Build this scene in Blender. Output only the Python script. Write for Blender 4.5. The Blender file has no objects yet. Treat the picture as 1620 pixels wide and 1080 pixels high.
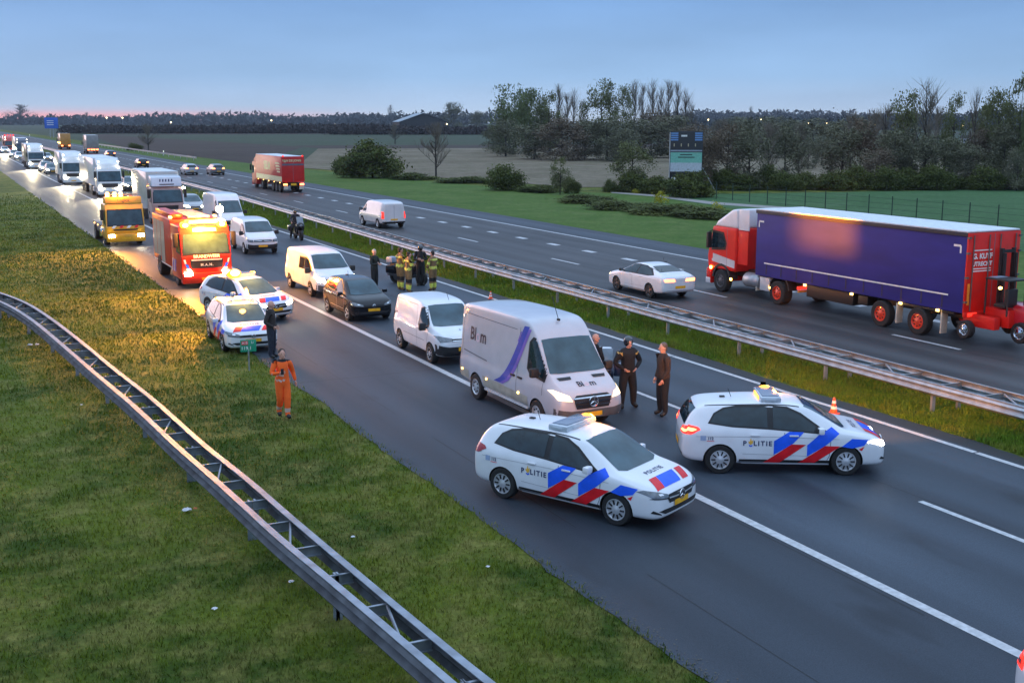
import bpy, bmesh, math, random
import numpy as np
from mathutils import Vector, Matrix
from mathutils.bvhtree import BVHTree
R = math.radians
random.seed(7); rng = np.random.default_rng(7)
S = bpy.context.scene
COL = S.collection

# ------------------------------------------------------------------ camera
F, CX, CY, YH, XV, H = 1850.0, 810.0, 540.0, 189.5, -111.0, 7.26
PHI = math.atan((CY-YH)/F); TH = math.atan((CX-XV)*math.cos(PHI)/F)
fwd = Vector((math.sin(TH)*math.cos(PHI), math.cos(TH)*math.cos(PHI), -math.sin(PHI)))
rgt = Vector((math.cos(TH), -math.sin(TH), 0)); up = rgt.cross(fwd)
cam_data = bpy.data.cameras.new("camera"); cam = bpy.data.objects.new("camera", cam_data); COL.objects.link(cam)
cam_data.sensor_width = 36; cam_data.lens = 36*F/1620; cam_data.clip_start = .2; cam_data.clip_end = 9000
cam.matrix_world = Matrix((( rgt.x, up.x, -fwd.x, 0), (rgt.y, up.y, -fwd.y, 0), (rgt.z, up.z, -fwd.z, H), (0, 0, 0, 1)))
S.camera = cam
def gp(x, y, h=0.0):
    """ground point seen at photo pixel (x, y), at height h"""
    d = fwd + rgt*((x-CX)/F) - up*((y-CY)/F)
    t = (h-H)/d.z
    return Vector((0, 0, H)) + d*t

# ------------------------------------------------------------------ world: overcast dusk sky, brighter overhead, pink strip at the horizon
W = bpy.data.worlds.new("World"); S.world = W; W.use_nodes = True
nt = W.node_tree; N = nt.nodes; N.clear()
def nd(t, **k):
    n = N.new(t)
    for a, b in k.items(): setattr(n, a, b)
    return n
out = nd("ShaderNodeOutputWorld"); bg = nd("ShaderNodeBackground"); nt.links.new(bg.outputs[0], out.inputs[0])
tc = nd("ShaderNodeTexCoord"); sep = nd("ShaderNodeSeparateXYZ"); nt.links.new(tc.outputs["Generated"], sep.inputs[0])
def ramp(pts):
    r = nd("ShaderNodeValToRGB"); e = r.color_ramp.elements
    for i, (p, c) in enumerate(pts):
        q = e[i] if i < 2 else e.new(p)
        q.position = p; q.color = (*c, 1)
    return r
main = ramp([(0.0, (.43, .51, .62)), (.012, (.35, .47, .63)), (.035, (.25, .405, .62)), (.10, (.165, .31, .57)),
             (.25, (.27, .40, .68)), (.55, (.58, .80, 1.12)), (1.0, (.76, 1.0, 1.38))])
nt.links.new(sep.outputs["Z"], main.inputs[0])
# sunset strip: strongest towards the vanishing point of the road (+Y)
strip = ramp([(0.0, (1, 1, 1)), (.0055, (.95, .95, .95)), (.0085, (0, 0, 0))]); nt.links.new(sep.outputs["Z"], strip.inputs[0])
az = nd("ShaderNodeMapRange"); az.inputs["From Min"].default_value = .93; az.inputs["From Max"].default_value = 1.0
dotp = nd("ShaderNodeVectorMath", operation="DOT_PRODUCT"); nt.links.new(tc.outputs["Generated"], dotp.inputs[0])
dotp.inputs[1].default_value = (-.02, 1, 0); nt.links.new(dotp.outputs["Value"], az.inputs["Value"])
mul = nd("ShaderNodeMath", operation="MULTIPLY"); nt.links.new(strip.outputs[0], mul.inputs[0]); nt.links.new(az.outputs[0], mul.inputs[1])
mx = nd("ShaderNodeMix", data_type="RGBA"); nt.links.new(mul.outputs[0], mx.inputs["Factor"])
nt.links.new(main.outputs[0], mx.inputs["A"]); mx.inputs["B"].default_value = (.78, .36, .38, 1)
# soft cloud mottling
mp = nd("ShaderNodeMapping"); mp.inputs["Scale"].default_value = (2.2, 2.2, 11); nt.links.new(tc.outputs["Generated"], mp.inputs[0])
no = nd("ShaderNodeTexNoise"); no.inputs["Scale"].default_value = 1.7; no.inputs["Detail"].default_value = 5; nt.links.new(mp.outputs[0], no.inputs["Vector"])
mr = nd("ShaderNodeMapRange"); mr.inputs["From Min"].default_value = .3; mr.inputs["From Max"].default_value = .7
mr.inputs["To Min"].default_value = .90; mr.inputs["To Max"].default_value = 1.09; nt.links.new(no.outputs[0], mr.inputs["Value"])
vm = nd("ShaderNodeVectorMath", operation="MULTIPLY"); nt.links.new(mx.outputs["Result"], vm.inputs[0]); nt.links.new(mr.outputs[0], vm.inputs[1])
sky = nd("ShaderNodeTexSky", sky_type="NISHITA"); sky.sun_disc = False; sky.sun_elevation = R(1.0); sky.sun_rotation = R(-10)
va = nd("ShaderNodeVectorMath", operation="MULTIPLY_ADD"); nt.links.new(sky.outputs[0], va.inputs[0]); va.inputs[1].default_value = (.002, .002, .002)
nt.links.new(vm.outputs[0], va.inputs[2]); nt.links.new(va.outputs[0], bg.inputs["Color"]); bg.inputs["Strength"].default_value = 1.0

# ------------------------------------------------------------------ the last light of the sun, low over the road's far end
sd = bpy.data.lights.new("sun", "SUN"); sun = bpy.data.objects.new("sun", sd); COL.objects.link(sun)
sd.energy = .45; sd.specular_factor = .5; sd.angle = R(28); sd.color = (1.0, .66, .62)
az_s, el_s = R(16), R(10)       # from the left of the road, low
sun.rotation_euler = Vector((math.sin(az_s)*math.cos(el_s), -math.cos(az_s)*math.cos(el_s), -math.sin(el_s))).to_track_quat('-Z', 'Y').to_euler()
S.view_settings.view_transform = 'Standard'; S.view_settings.look = 'None'; S.view_settings.exposure = 0.40; S.view_settings.gamma = 1.0
# ------------------------------------------------------------------ materials
MATS = {}
def mat(name, col, rough=.6, metal=0., coat=0., emit=None, es=0., var=.12, vs=6., bump=0., bs=60., spec=.5, ior=None, col2=None, streak=None):
    """procedural material: base colour varied by noise, optional bump; emit for lamps and glowing reflectors"""
    if name in MATS: return MATS[name]
    m = bpy.data.materials.new(name); m.use_nodes = True; t = m.node_tree; b = t.nodes["Principled BSDF"]
    b.inputs["Roughness"].default_value = rough; b.inputs["Metallic"].default_value = metal
    b.inputs["Specular IOR Level"].default_value = spec
    if ior: b.inputs["IOR"].default_value = ior
    if coat: b.inputs["Coat Weight"].default_value = coat; b.inputs["Coat Roughness"].default_value = .06
    c = t.nodes.new("ShaderNodeTexCoord")
    n = t.nodes.new("ShaderNodeTexNoise"); n.inputs["Scale"].default_value = vs; n.inputs["Detail"].default_value = 5
    src = c.outputs["Object"]
    if streak:
        mpn = t.nodes.new("ShaderNodeMapping"); mpn.inputs["Scale"].default_value = streak; t.links.new(src, mpn.inputs[0]); src = mpn.outputs[0]
    t.links.new(src, n.inputs["Vector"])
    r = t.nodes.new("ShaderNodeValToRGB"); e = r.color_ramp.elements
    c2 = col2 or tuple(min(1, x*(1+var)) for x in col)
    c1 = tuple(x*(1-var) for x in col) if not col2 else col
    e[0].position = .33; e[0].color = (*c1, 1); e[1].position = .67; e[1].color = (*c2, 1)
    t.links.new(n.outputs[0], r.inputs[0]); t.links.new(r.outputs[0], b.inputs["Base Color"])
    if bump:
        n2 = t.nodes.new("ShaderNodeTexNoise"); n2.inputs["Scale"].default_value = bs; n2.inputs["Detail"].default_value = 4
        t.links.new(c.outputs["Object"], n2.inputs["Vector"])
        bp = t.nodes.new("ShaderNodeBump"); bp.inputs["Strength"].default_value = bump; bp.inputs["Distance"].default_value = .03
        t.links.new(n2.outputs[0], bp.inputs["Height"]); t.links.new(bp.outputs[0], b.inputs["Normal"])
    if emit:
        b.inputs["Emission Color"].default_value = (*emit, 1); b.inputs["Emission Strength"].default_value = es
    MATS[name] = m
    return m
def paint(name, col, dirt=.10):
    """car paint with clear coat and a little road film"""
    return mat(name, col, .38, coat=.8, var=dirt, vs=2.2)
WHITE = paint("white_paint", (.74, .75, .77), .05)
SILVER = paint("silver_paint", (.38, .39, .41)); GREY = paint("grey_paint", (.12, .125, .13)); BLACK = mat("black_paint", (.006, .007, .010), .2, spec=.3, coat=.3)
DKBLUE = paint("dark_blue_paint", (.02, .03, .07)); FIRE = mat("fire_red", (.60, .022, .008), .42, coat=.25, spec=.3, var=.08, vs=2.2)
YELLOW = paint("amber_yellow_paint", (.80, .36, .01)); ORANGE = paint("orange_paint", (.7, .18, .02)); PALE = paint("pale_grey_paint", (.52, .54, .56))
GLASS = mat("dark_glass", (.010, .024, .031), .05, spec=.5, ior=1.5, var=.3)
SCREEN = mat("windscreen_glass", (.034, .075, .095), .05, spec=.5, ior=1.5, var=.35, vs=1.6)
BLK = mat("black_plastic", (.014, .014, .016), .55); TRIM = mat("black_trim", (.006, .006, .007), .5); TYRE = mat("tyre_rubber", (.013, .013, .013), .8, bump=.3)
RIM = mat("alloy_rim", (.62, .63, .65), .35, metal=.5); STEEL = mat("dull_steel", (.13, .13, .135), .5, metal=.6); CHROME = mat("chrome", (.75, .75, .77), .12, metal=1.)
GALV2 = mat("weathered_steel", (.26, .295, .34), .42, metal=.5, var=.25, vs=3.5)
GALV = mat("galvanised_steel", (.36, .385, .41), .38, metal=.55, var=.22, vs=3.5)
PLATE = mat("yellow_plate", (.85, .42, .01), .5, bump=0.)
SB = mat("striping_blue", (.012, .11, .80), .45, coat=.15, spec=.3); SR = mat("striping_red", (.70, .010, .018), .45, coat=.15, spec=.3)
INK = mat("dark_blue_lettering", (.012, .025, .10), .5); INKB = mat("near_black_lettering", (.02, .02, .04), .5); INKW = mat("white_lettering", (.75, .75, .72), .5)
TAIL = mat("red_lens", (.35, .008, .01), .15, coat=1.); TAIL_ON = mat("red_lens_lit", (.6, .02, .01), .2, emit=(1, .035, .02), es=1.3)
BRAKE_ON = mat("brake_lamp_lit", (.8, .1, .03), .2, emit=(1, .22, .07), es=6.)
HEAD = mat("clear_lens", (.10, .12, .14), .06, spec=.8, coat=1., var=.5, vs=9.); HEAD_ON = mat("headlamp_lit", (1, .9, .7), .2, emit=(1, .88, .66), es=16.)
HEAD_HI = mat("headlamp_full_beam", (1, .9, .7), .2, emit=(1, .88, .64), es=60.)
HEAD_NEAR = mat("headlamp_dipped", (1, .9, .7), .2, emit=(1, .74, .44), es=1.25)
AMBER = mat("amber_lens", (.8, .25, .01), .2); AMBER_ON = mat("amber_lamp_lit", (1, .5, .1), .2, emit=(1, .42, .06), es=26.)
AMBER_GLOW = mat("amber_dome_glowing", (1, .4, .05), .3, emit=(1, .33, .015), es=2.6)
AMBER_LO = mat("amber_marker_lit", (1, .5, .1), .2, emit=(1, .55, .14), es=7.)
BEACON = mat("beacon_panel", (.13, .17, .24), .25, coat=.6)
LAMPLENS = mat("pale_beacon_lens", (.45, .5, .55), .2, coat=.8)
SEAM = mat("panel_gap", (.15, .16, .18), .7)

# ------------------------------------------------------------------ mesh building
class MB:
    def __init__(s): s.v = []; s.f = []; s.m = []
    def add(s, vs, fs, mi=0):
        o = len(s.v); s.v += [tuple(v) for v in vs]; s.f += [tuple(i+o for i in f) for f in fs]; s.m += [mi]*len(fs); return s
    def bm(s, b, mi=0):
        b.verts.ensure_lookup_table(); b.verts.index_update()
        s.add([v.co[:] for v in b.verts], [[v.index for v in f.verts] for f in b.faces], mi); b.free(); return s
    def box(s, c, d, mi=0, rz=0., bev=0., ry=0., rx=0.):
        b = bmesh.new(); bmesh.ops.create_cube(b, size=1)
        bmesh.ops.scale(b, vec=d, verts=b.verts)
        if bev: bmesh.ops.bevel(b, geom=list(b.edges), offset=bev, segments=2, affect='EDGES', profile=.6)
        M = Matrix.Translation(c) @ Matrix.Rotation(rz, 4, 'Z') @ Matrix.Rotation(ry, 4, 'Y') @ Matrix.Rotation(rx, 4, 'X')
        bmesh.ops.transform(b, matrix=M, verts=b.verts); return s.bm(b, mi)
    def tube(s, pts, rad, n=8, mi=0, cap=True):
        P = [Vector(p) for p in pts]
        if not hasattr(rad, '__len__'): rad = [rad]*len(P)
        vs = []; fs = []; prev = None
        for i, p in enumerate(P):
            d = (P[min(i+1, len(P)-1)]-P[max(i-1, 0)]).normalized()
            if prev is None: a = d.orthogonal().normalized()
            else: a = (prev-d*prev.dot(d)).normalized()
            prev = a; b = d.cross(a)
            vs += [p+(a*math.cos(2*math.pi*k/n)+b*math.sin(2*math.pi*k/n))*rad[i] for k in range(n)]
        for i in range(len(P)-1):
            for k in range(n):
                fs.append((i*n+k, i*n+(k+1) % n, (i+1)*n+(k+1) % n, (i+1)*n+k))
        if cap: fs += [tuple(range(n))[::-1], tuple(range((len(P)-1)*n, len(P)*n))]
        return s.add(vs, fs, mi)
    def lathe(s, prof, n=24, axis='y', c=(0, 0, 0), mi=0, closed=False):
        vs = []; fs = []; c = Vector(c)
        for (r, a) in prof:
            for k in range(n):
                u, w = r*math.cos(2*math.pi*k/n), r*math.sin(2*math.pi*k/n)
                vs.append(c+Vector({'y': (u, a, w), 'z': (u, w, a), 'x': (a, u, w)}[axis]))
        m = len(prof)
        for i in range(m if closed else m-1):
            j = (i+1) % m
            for k in range(n): fs.append((i*n+k, i*n+(k+1) % n, j*n+(k+1) % n, j*n+k))
        if not closed:
            if prof[0][0] > 1e-4: fs.append(tuple(range(n)))
            if prof[-1][0] > 1e-4: fs.append(tuple(range((m-1)*n, m*n))[::-1])
        return s.add(vs, fs, mi)
    def ell(s, c, d, mi=0, n=10, m=7, rot=None):
        vs = []; fs = []; c = Vector(c)
        for i in range(1, m):
            a = math.pi*i/m
            for k in range(n):
                p = Vector((d[0]*math.sin(a)*math.cos(2*math.pi*k/n), d[1]*math.sin(a)*math.sin(2*math.pi*k/n), d[2]*math.cos(a)))
                if rot: p = rot @ p
                vs.append(c+p)
        t = Vector((0, 0, d[2])); t = rot @ t if rot else t
        vs += [c+t, c-t]
        for i in range(m-2):
            for k in range(n): fs.append((i*n+k, (i+1)*n+k, (i+1)*n+(k+1) % n, i*n+(k+1) % n))
        T = len(vs)-2
        for k in range(n): fs += [(T, k, (k+1) % n), (T+1, (m-2)*n+(k+1) % n, (m-2)*n+k)]
        return s.add(vs, fs, mi)
    def prism(s, poly, a0, a1, axis='y', mi=0, bev=0., seg=2):
        """polygon (x,z) extruded along y (or (y,z) along x, (x,y) along z)"""
        b = bmesh.new()
        f = lambda p, a: {'y': (p[0], a, p[1]), 'x': (a, p[0], p[1]), 'z': (p[0], p[1], a)}[axis]
        A = [b.verts.new(f(p, a0)) for p in poly]; B = [b.verts.new(f(p, a1)) for p in poly]; n = len(poly)
        b.faces.new(A); b.faces.new(B[::-1])
        for i in range(n): b.faces.new((A[i], B[i], B[(i+1) % n], A[(i+1) % n]))
        bmesh.ops.recalc_face_normals(b, faces=b.faces)
        if bev: bmesh.ops.bevel(b, geom=list(b.edges), offset=bev, segments=seg, affect='EDGES', profile=.6, clamp_overlap=True)
        return s.bm(b, mi)
    def mesh(s, name, mats):
        me = bpy.data.meshes.new(name); me.from_pydata(s.v, [], s.f)
        for m in (mats if isinstance(mats, (list, tuple)) else [mats]): me.materials.append(m)
        me.polygons.foreach_set("material_index", s.m); me.update(); return me
    def build(s, name, mats, parent=None, smooth=35, loc=None):
        me = s.mesh(name, mats)
        b = bmesh.new(); b.from_mesh(me); bmesh.ops.recalc_face_normals(b, faces=b.faces); b.to_mesh(me); b.free()
        return link(name, me, parent, smooth, loc)
def link(name, me, parent=None, smooth=35, loc=None):
    if smooth:
        me.polygons.foreach_set("use_smooth", [True]*len(me.polygons)); me.set_sharp_from_angle(angle=R(smooth))
    o = bpy.data.objects.new(name, me); COL.objects.link(o)
    if parent is not None: o.parent = parent
    if loc is not None: o.location = loc
    return o
def tag(o, label, cat, group=None, kind=None):
    if label: o["label"] = label
    if cat: o["category"] = cat
    if group: o["group"] = group
    if kind: o["kind"] = kind
    return o
def struct(o): o["kind"] = "structure"; return o
def thing(name, label, cat, loc=(0, 0, 0), rz=0., group=None, sc=1.):
    o = bpy.data.objects.new(name, None); COL.objects.link(o); o.empty_display_size = .2
    o.location = loc; o.rotation_euler = (0, 0, rz); o.scale = (sc, sc, sc); tag(o, label, cat, group); return o
def copy_tree(o, parent=None):
    c = o.copy(); COL.objects.link(c)
    if parent is not None: c.parent = parent
    for ch in list(o.children): copy_tree(ch, c)
    return c
def place(root, x, y, deg, label=None, z=0.): 
    root.location = (x, y, z); root.rotation_euler = (0, 0, R(deg))
    if label: root["label"] = label
    return root
def dup(root, x, y, deg, label): return place(copy_tree(root), x, y, deg, label)
def drop(root, *names):
    """take parts of these kinds off a thing"""
    for ch in list(root.children):
        if ch.name.split('.')[0] in names:
            for g in list(ch.children): bpy.data.objects.remove(g)
            bpy.data.objects.remove(ch)
def evaluated(me, mods):
    """bake modifiers into a plain mesh"""
    o = bpy.data.objects.new("tmp", me); COL.objects.link(o)
    for t, k in mods:
        m = o.modifiers.new(t, t)
        for a, b in k.items(): setattr(m, a, b)
    bpy.context.view_layer.update(); dg = bpy.context.evaluated_depsgraph_get()
    r = bpy.data.meshes.new_from_object(o.evaluated_get(dg)); bpy.data.objects.remove(o); return r

# ------------------------------------------------------------------ car bodies: lofted rings, cut wheel arches, details laid onto the skin
CRISP = [0.]
def ring(x, zb, zs, zt, w, wt, lean=0.):
    h = zt-zs; L = lambda t: w*.965+(wt-w*.965)*t
    p = [(0, zb), (.75*w, zb), (.94*w, zb+.03), (.985*w, zb+.13*(zs-zb)+.03), (w, zb+.5*(zs-zb)), (w*1.0, zb+.85*(zs-zb)), (w*.966, zs),
         (L(.16), zs+.16*h), (L(.5), zs+.5*h), (L(.93+.04*CRISP[0]), zs+(.84+.085*CRISP[0])*h), (wt*(.92+.045*CRISP[0]), zs+(.955+.025*CRISP[0])*h), (wt*(.70+.15*CRISP[0]), zs+.988*h), (wt*.35, zt), (0, zt)]
    return [(x+lean*(z-zb), y, z) for y, z in p]
class Skin:
    """surface to lay decals on; views: R right side, L left side, F front, B back, T top"""
    def __init__(s, me):
        s.t = BVHTree.FromPolygons([v.co[:] for v in me.vertices], [list(p.vertices) for p in me.polygons])
    def hit(s, view, a, b, off):
        o, d = {'R': ((a, -6, b), (0, 1, 0)), 'L': ((a, 6, b), (0, -1, 0)), 'F': ((12, a, b), (-1, 0, 0)), 'B': ((-12, a, b), (1, 0, 0)), 'T': ((a, b, 9), (0, 0, -1))}[view]
        d = Vector(d); p, n, i, q = s.t.ray_cast(Vector(o), d)
        if p is None: return None
        if n.dot(d) > 0: n = -n
        return p+n*off
    def decal(s, name, m, polys, view, parent, off=.006, res=.09, smooth=60):
        if polys and not hasattr(polys[0][0], '__len__'): polys = [polys]
        mb = MB()
        for mi, poly in enumerate(polys):
            xs = [p[0] for p in poly]; ys = [p[1] for p in poly]
            x0, x1, y0, y1 = min(xs), max(xs), min(ys), max(ys)
            nx = max(1, math.ceil((x1-x0)/res)); ny = max(1, math.ceil((y1-y0)/res))
            for i in range(nx):
                for j in range(ny):
                    c = clip(poly, x0+(x1-x0)*i/nx, x0+(x1-x0)*(i+1)/nx, y0+(y1-y0)*j/ny, y0+(y1-y0)*(j+1)/ny)
                    if len(c) < 3: continue
                    q = [s.hit(view, a, b, off) for a, b in c]
                    if any(v is None for v in q): continue
                    mb.add(q, [tuple(range(len(q)))])
        if not mb.f: return None
        me = mb.mesh(name, m); b = bmesh.new(); b.from_mesh(me)
        bmesh.ops.remove_doubles(b, verts=b.verts, dist=.0008); b.to_mesh(me); b.free()
        return link(name, me, parent, smooth)
    def lines(s, name, m, segs, view, parent, w=.014, off=.004):
        P = []
        for seg in segs:
            for (x0, y0), (x1, y1) in zip(seg[:-1], seg[1:]):
                d = math.hypot(x1-x0, y1-y0)
                if d < 1e-6: continue
                nx, ny = -(y1-y0)/d*w/2, (x1-x0)/d*w/2
                P.append([(x0+nx, y0+ny), (x1+nx, y1+ny), (x1-nx, y1-ny), (x0-nx, y0-ny)])
        return s.decal(name, m, P, view, parent, off, .12)
    def text(s, name, m, txt, view, x, y, size, parent, off=.008, rot=0., extra=0., spacing=1., bold=.0, shear=0.):
        cu = bpy.data.curves.new("t", 'FONT'); cu.body = txt; cu.size = size; cu.align_x = 'CENTER'; cu.align_y = 'CENTER'; cu.space_character = spacing; cu.resolution_u = 3
        cu.offset = bold; cu.shear = shear
        o = bpy.data.objects.new("t", cu); COL.objects.link(o); bpy.context.view_layer.update()
        me = bpy.data.meshes.new_from_object(o.evaluated_get(bpy.context.evaluated_depsgraph_get())); bpy.data.objects.remove(o)
        ok = True
        for v in me.vertices:
            u, w = v.co.x, v.co.y; u, w = u*math.cos(rot)-w*math.sin(rot), u*math.sin(rot)+w*math.cos(rot)
            a, b = {'R': (x+u, y+w), 'L': (x-u, y+w), 'F': (x+u, y+w), 'B': (x-u, y+w), 'T': (x-w, y+u)}[view]
            p = s.hit(view, a, b, off)
            if p is None: ok = False
            else: v.co = p
        if not ok: return None
        me.materials.clear(); me.materials.append(m); return link(name, me, parent, 0)
def clip(poly, x0, x1, y0, y1):
    for ax, lim, sg in ((0, x0, 1), (0, x1, -1), (1, y0, 1), (1, y1, -1)):
        o = []
        for i in range(len(poly)):
            a, b = poly[i-1], poly[i]; da, db = sg*(a[ax]-lim), sg*(b[ax]-lim)
            if (da >= 0) != (db >= 0):
                t = da/(da-db); o.append((a[0]+(b[0]-a[0])*t, a[1]+(b[1]-a[1])*t))
            if db >= 0: o.append(b)
        poly = o
        if len(poly) < 3: return []
    return poly
def loft(st, sub=2):
    vs = []; fs = []; n = 14; m = 2*n-2
    for s in st:
        r = ring(*s); vs += r + [(x, -y, z) for x, y, z in r[1:-1][::-1]]
    for i in range(len(st)-1):
        for k in range(m): fs.append((i*m+k, i*m+(k+1) % m, (i+1)*m+(k+1) % m, (i+1)*m+k))
    for i in (0, len(st)-1):
        b = i*m
        for k in range(n-1):
            q = [b+k, b+k+1, b+(m-k-1) % m, b+(m-k) % m]
            q2 = []
            for z in q:
                if z not in q2: q2.append(z)
            fs.append(tuple(q2))
    me = bpy.data.meshes.new("loft"); me.from_pydata(vs, [], fs)
    b = bmesh.new(); b.from_mesh(me); bmesh.ops.recalc_face_normals(b, faces=b.faces); b.to_mesh(me); b.free()
    return evaluated(me, [("SUBSURF", dict(levels=sub, render_levels=sub))])
def cut(me, wheels, wide, depth=.34):
    """wheel arches: wheels = [(x, radius)], cut from both sides"""
    mb = MB()
    for x, r in wheels:
        for sy in (-1, 1):
            mb.lathe([(r, sy*(wide-depth)), (r, sy*(wide+.5))], 28, 'y', (x, 0, r*.86))
    cm = mb.mesh("cutter", TRIM); b = bmesh.new(); b.from_mesh(cm); bmesh.ops.recalc_face_normals(b, faces=b.faces); b.to_mesh(cm); b.free()
    co = bpy.data.objects.new("cutter", cm); COL.objects.link(co)
    r = evaluated(me, [("BOOLEAN", dict(object=co, operation='DIFFERENCE', solver='EXACT', material_mode='TRANSFER'))])
    bpy.data.objects.remove(co); return r
def wheel(parent, x, y, r=.31, w=.2, rim=.21, style='slots', rimmat=RIM, name="wheel"):
    """tyre with a rim; y sign says the outer side"""
    s = 1 if y > 0 else -1
    mb = MB(); mb.lathe([(rim, -w/2), (r*.93, -w/2), (r, -w/2+.03), (r, w/2-.03), (r*.93, w/2), (rim, w/2)], 32, 'y', closed=True)
    t = mb.build(name, TYRE, parent, 40, (x, y, r))
    m = MB(); o = s*w/2
    m.lathe([(rim, o*.3), (rim*1.03, o*.98), (rim*.95, o*1.0), (rim*.88, o*.75), (rim*.3, o*.92), (rim*.16, o*1.02), (0, o*1.04)], 28, 'y')
    if style == 'slots':
        for k in range(10):
            a = 2*math.pi*k/10
            m.box((rim*.66*math.cos(a), o*.84+s*.012, rim*.66*math.sin(a)), (rim*.42, .022, rim*.13), 1, ry=-a, bev=.004)
    elif style == 'steel':
        for k in range(8):
            a = 2*math.pi*k/8
            m.box((rim*.62*math.cos(a), o*.82+s*.012, rim*.62*math.sin(a)), (rim*.16, .022, rim*.16), 1, ry=-a, bev=.004)
    elif style == 'spokes':
        for k in range(5):
            a = 2*math.pi*(k+.5)/5
            m.box((rim*.62*math.cos(a), o*.82+s*.012, rim*.62*math.sin(a)), (rim*.46, .026, rim*.42), 1, ry=-a, bev=.006)
    m.build("rim", [rimmat, TRIM], t, 40)
    return t
def mirror(parent, x, y, z, m, sc=1., tall=1.):
    s = 1 if y > 0 else -1
    mb = MB(); mb.box((x, y+s*.10*sc, z), (.13*sc, .20*sc, .14*sc*tall), 0, bev=.04*sc); mb.tube([(x+.02, y-s*.05, z-.04), (x, y+s*.05, z-.01)], .03*sc, 6, 1)
    mb.box((x-.067*sc, y+s*.10*sc, z), (.006, .15*sc, .10*sc*tall), 2)
    return mb.build("wing_mirror", [m, BLK, CHROME], parent, 40)
def star(parent, x, y, z, r=.1, name="badge"):
    mb = MB(); n = 20
    mb.tube([(x, y+r*math.cos(2*math.pi*k/n), z+r*math.sin(2*math.pi*k/n)) for k in range(n+1)], r*.12, 5)
    for k in range(3):
        a = math.pi/2+2*math.pi*k/3; mb.tube([(x, y, z), (x, y+r*math.cos(a), z+r*math.sin(a))], [r*.16, r*.06], 5)
    return mb.build(name, CHROME, parent)
# ------------------------------------------------------------------ ground, fields and carriageways
def terrain_mat(name, c1, c2, c3, scale=.35, fine=9., bump=.5, rough=.95, dist=.05, hard=.15):
    m = bpy.data.materials.new(name); m.use_nodes = True; t = m.node_tree; b = t.nodes["Principled BSDF"]; b.inputs["Roughness"].default_value = rough; b.inputs["Specular IOR Level"].default_value = .15
    g = t.nodes.new("ShaderNodeNewGeometry")
    def noise(sc, det=6, rough_=.6, stretch=None):
        n = t.nodes.new("ShaderNodeTexNoise"); n.inputs["Scale"].default_value = sc; n.inputs["Detail"].default_value = det; n.inputs["Roughness"].default_value = rough_
        if stretch:
            q = t.nodes.new("ShaderNodeMapping"); q.inputs["Scale"].default_value = stretch; t.links.new(g.outputs["Position"], q.inputs[0]); t.links.new(q.outputs[0], n.inputs["Vector"])
        else: t.links.new(g.outputs["Position"], n.inputs["Vector"])
        return n
    def rmp(n, c, d, a=.35, e=.65):
        r = t.nodes.new("ShaderNodeValToRGB"); k = r.color_ramp.elements; k[0].position = a; k[1].position = e; k[0].color = (*c, 1); k[1].color = (*d, 1)
        t.links.new(n.outputs[0], r.inputs[0]); return r
    big = noise(scale); mid = noise(scale*4.5, 5); fin = noise(fine, 6, .7)
    r1 = rmp(big, c1, c2, .5-hard, .5+hard); r2 = rmp(mid, (0, 0, 0), (1, 1, 1), .45, .72); r3 = rmp(fin, (.62, .62, .62), (1.35, 1.35, 1.35), .3, .7)
    mx = t.nodes.new("ShaderNodeMix"); mx.data_type = 'RGBA'; t.links.new(r2.outputs[0], mx.inputs["Factor"]); t.links.new(r1.outputs[0], mx.inputs["A"]); mx.inputs["B"].default_value = (*c3, 1)
    v = t.nodes.new("ShaderNodeVectorMath"); v.operation = 'MULTIPLY'; t.links.new(mx.outputs["Result"], v.inputs[0]); t.links.new(r3.outputs[0], v.inputs[1]); t.links.new(v.outputs[0], b.inputs["Base Color"])
    if bump:
        bp = t.nodes.new("ShaderNodeBump"); bp.inputs["Strength"].default_value = bump; bp.inputs["Distance"].default_value = dist; t.links.new(fin.outputs[0], bp.inputs["Height"]); t.links.new(bp.outputs[0], b.inputs["Normal"])
    return m
def sheet(name, poly, z, m, kind="structure"):
    me = bpy.data.meshes.new(name); me.from_pydata([(x, y, z) for x, y in poly], [], [tuple(range(len(poly)))]); me.materials.append(m)
    b = bmesh.new(); b.from_mesh(me); bmesh.ops.triangulate(b, faces=b.faces); bmesh.ops.recalc_face_normals(b, faces=b.faces)
    for f in b.faces:
        if f.normal.z < 0: f.normal_flip()
    b.to_mesh(me); b.free(); o = link(name, me, None, 0); o["kind"] = kind; return o
GRASS = terrain_mat("verge_grass", (.034, .062, .006), (.092, .118, .012), (.17, .16, .04), .26, 7., .8, hard=.09)
LAWN = terrain_mat("far_verge_grass", (.044, .098, .012), (.070, .125, .020), (.10, .14, .034), .12, 3., .4)
MEADOW = terrain_mat("meadow_grass", (.036, .092, .030), (.050, .115, .042), (.062, .125, .052), .06, 2., .3)
SOIL = terrain_mat("ploughed_soil", (.040, .030, .026), (.060, .046, .038), (.05, .045, .03), .03, .8, .3)
STUB = terrain_mat("pale_stubble", (.125, .100, .065), (.20, .165, .115), (.10, .095, .05), .06, 1.2, .4)
FARF = terrain_mat("far_pasture", (.030, .055, .028), (.045, .065, .035), (.05, .055, .04), .01, .4, 0)
sheet("ground", [(-1500, -60), (2600, -60), (2600, 2600), (-1500, 2600)], -.012, GRASS)
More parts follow.
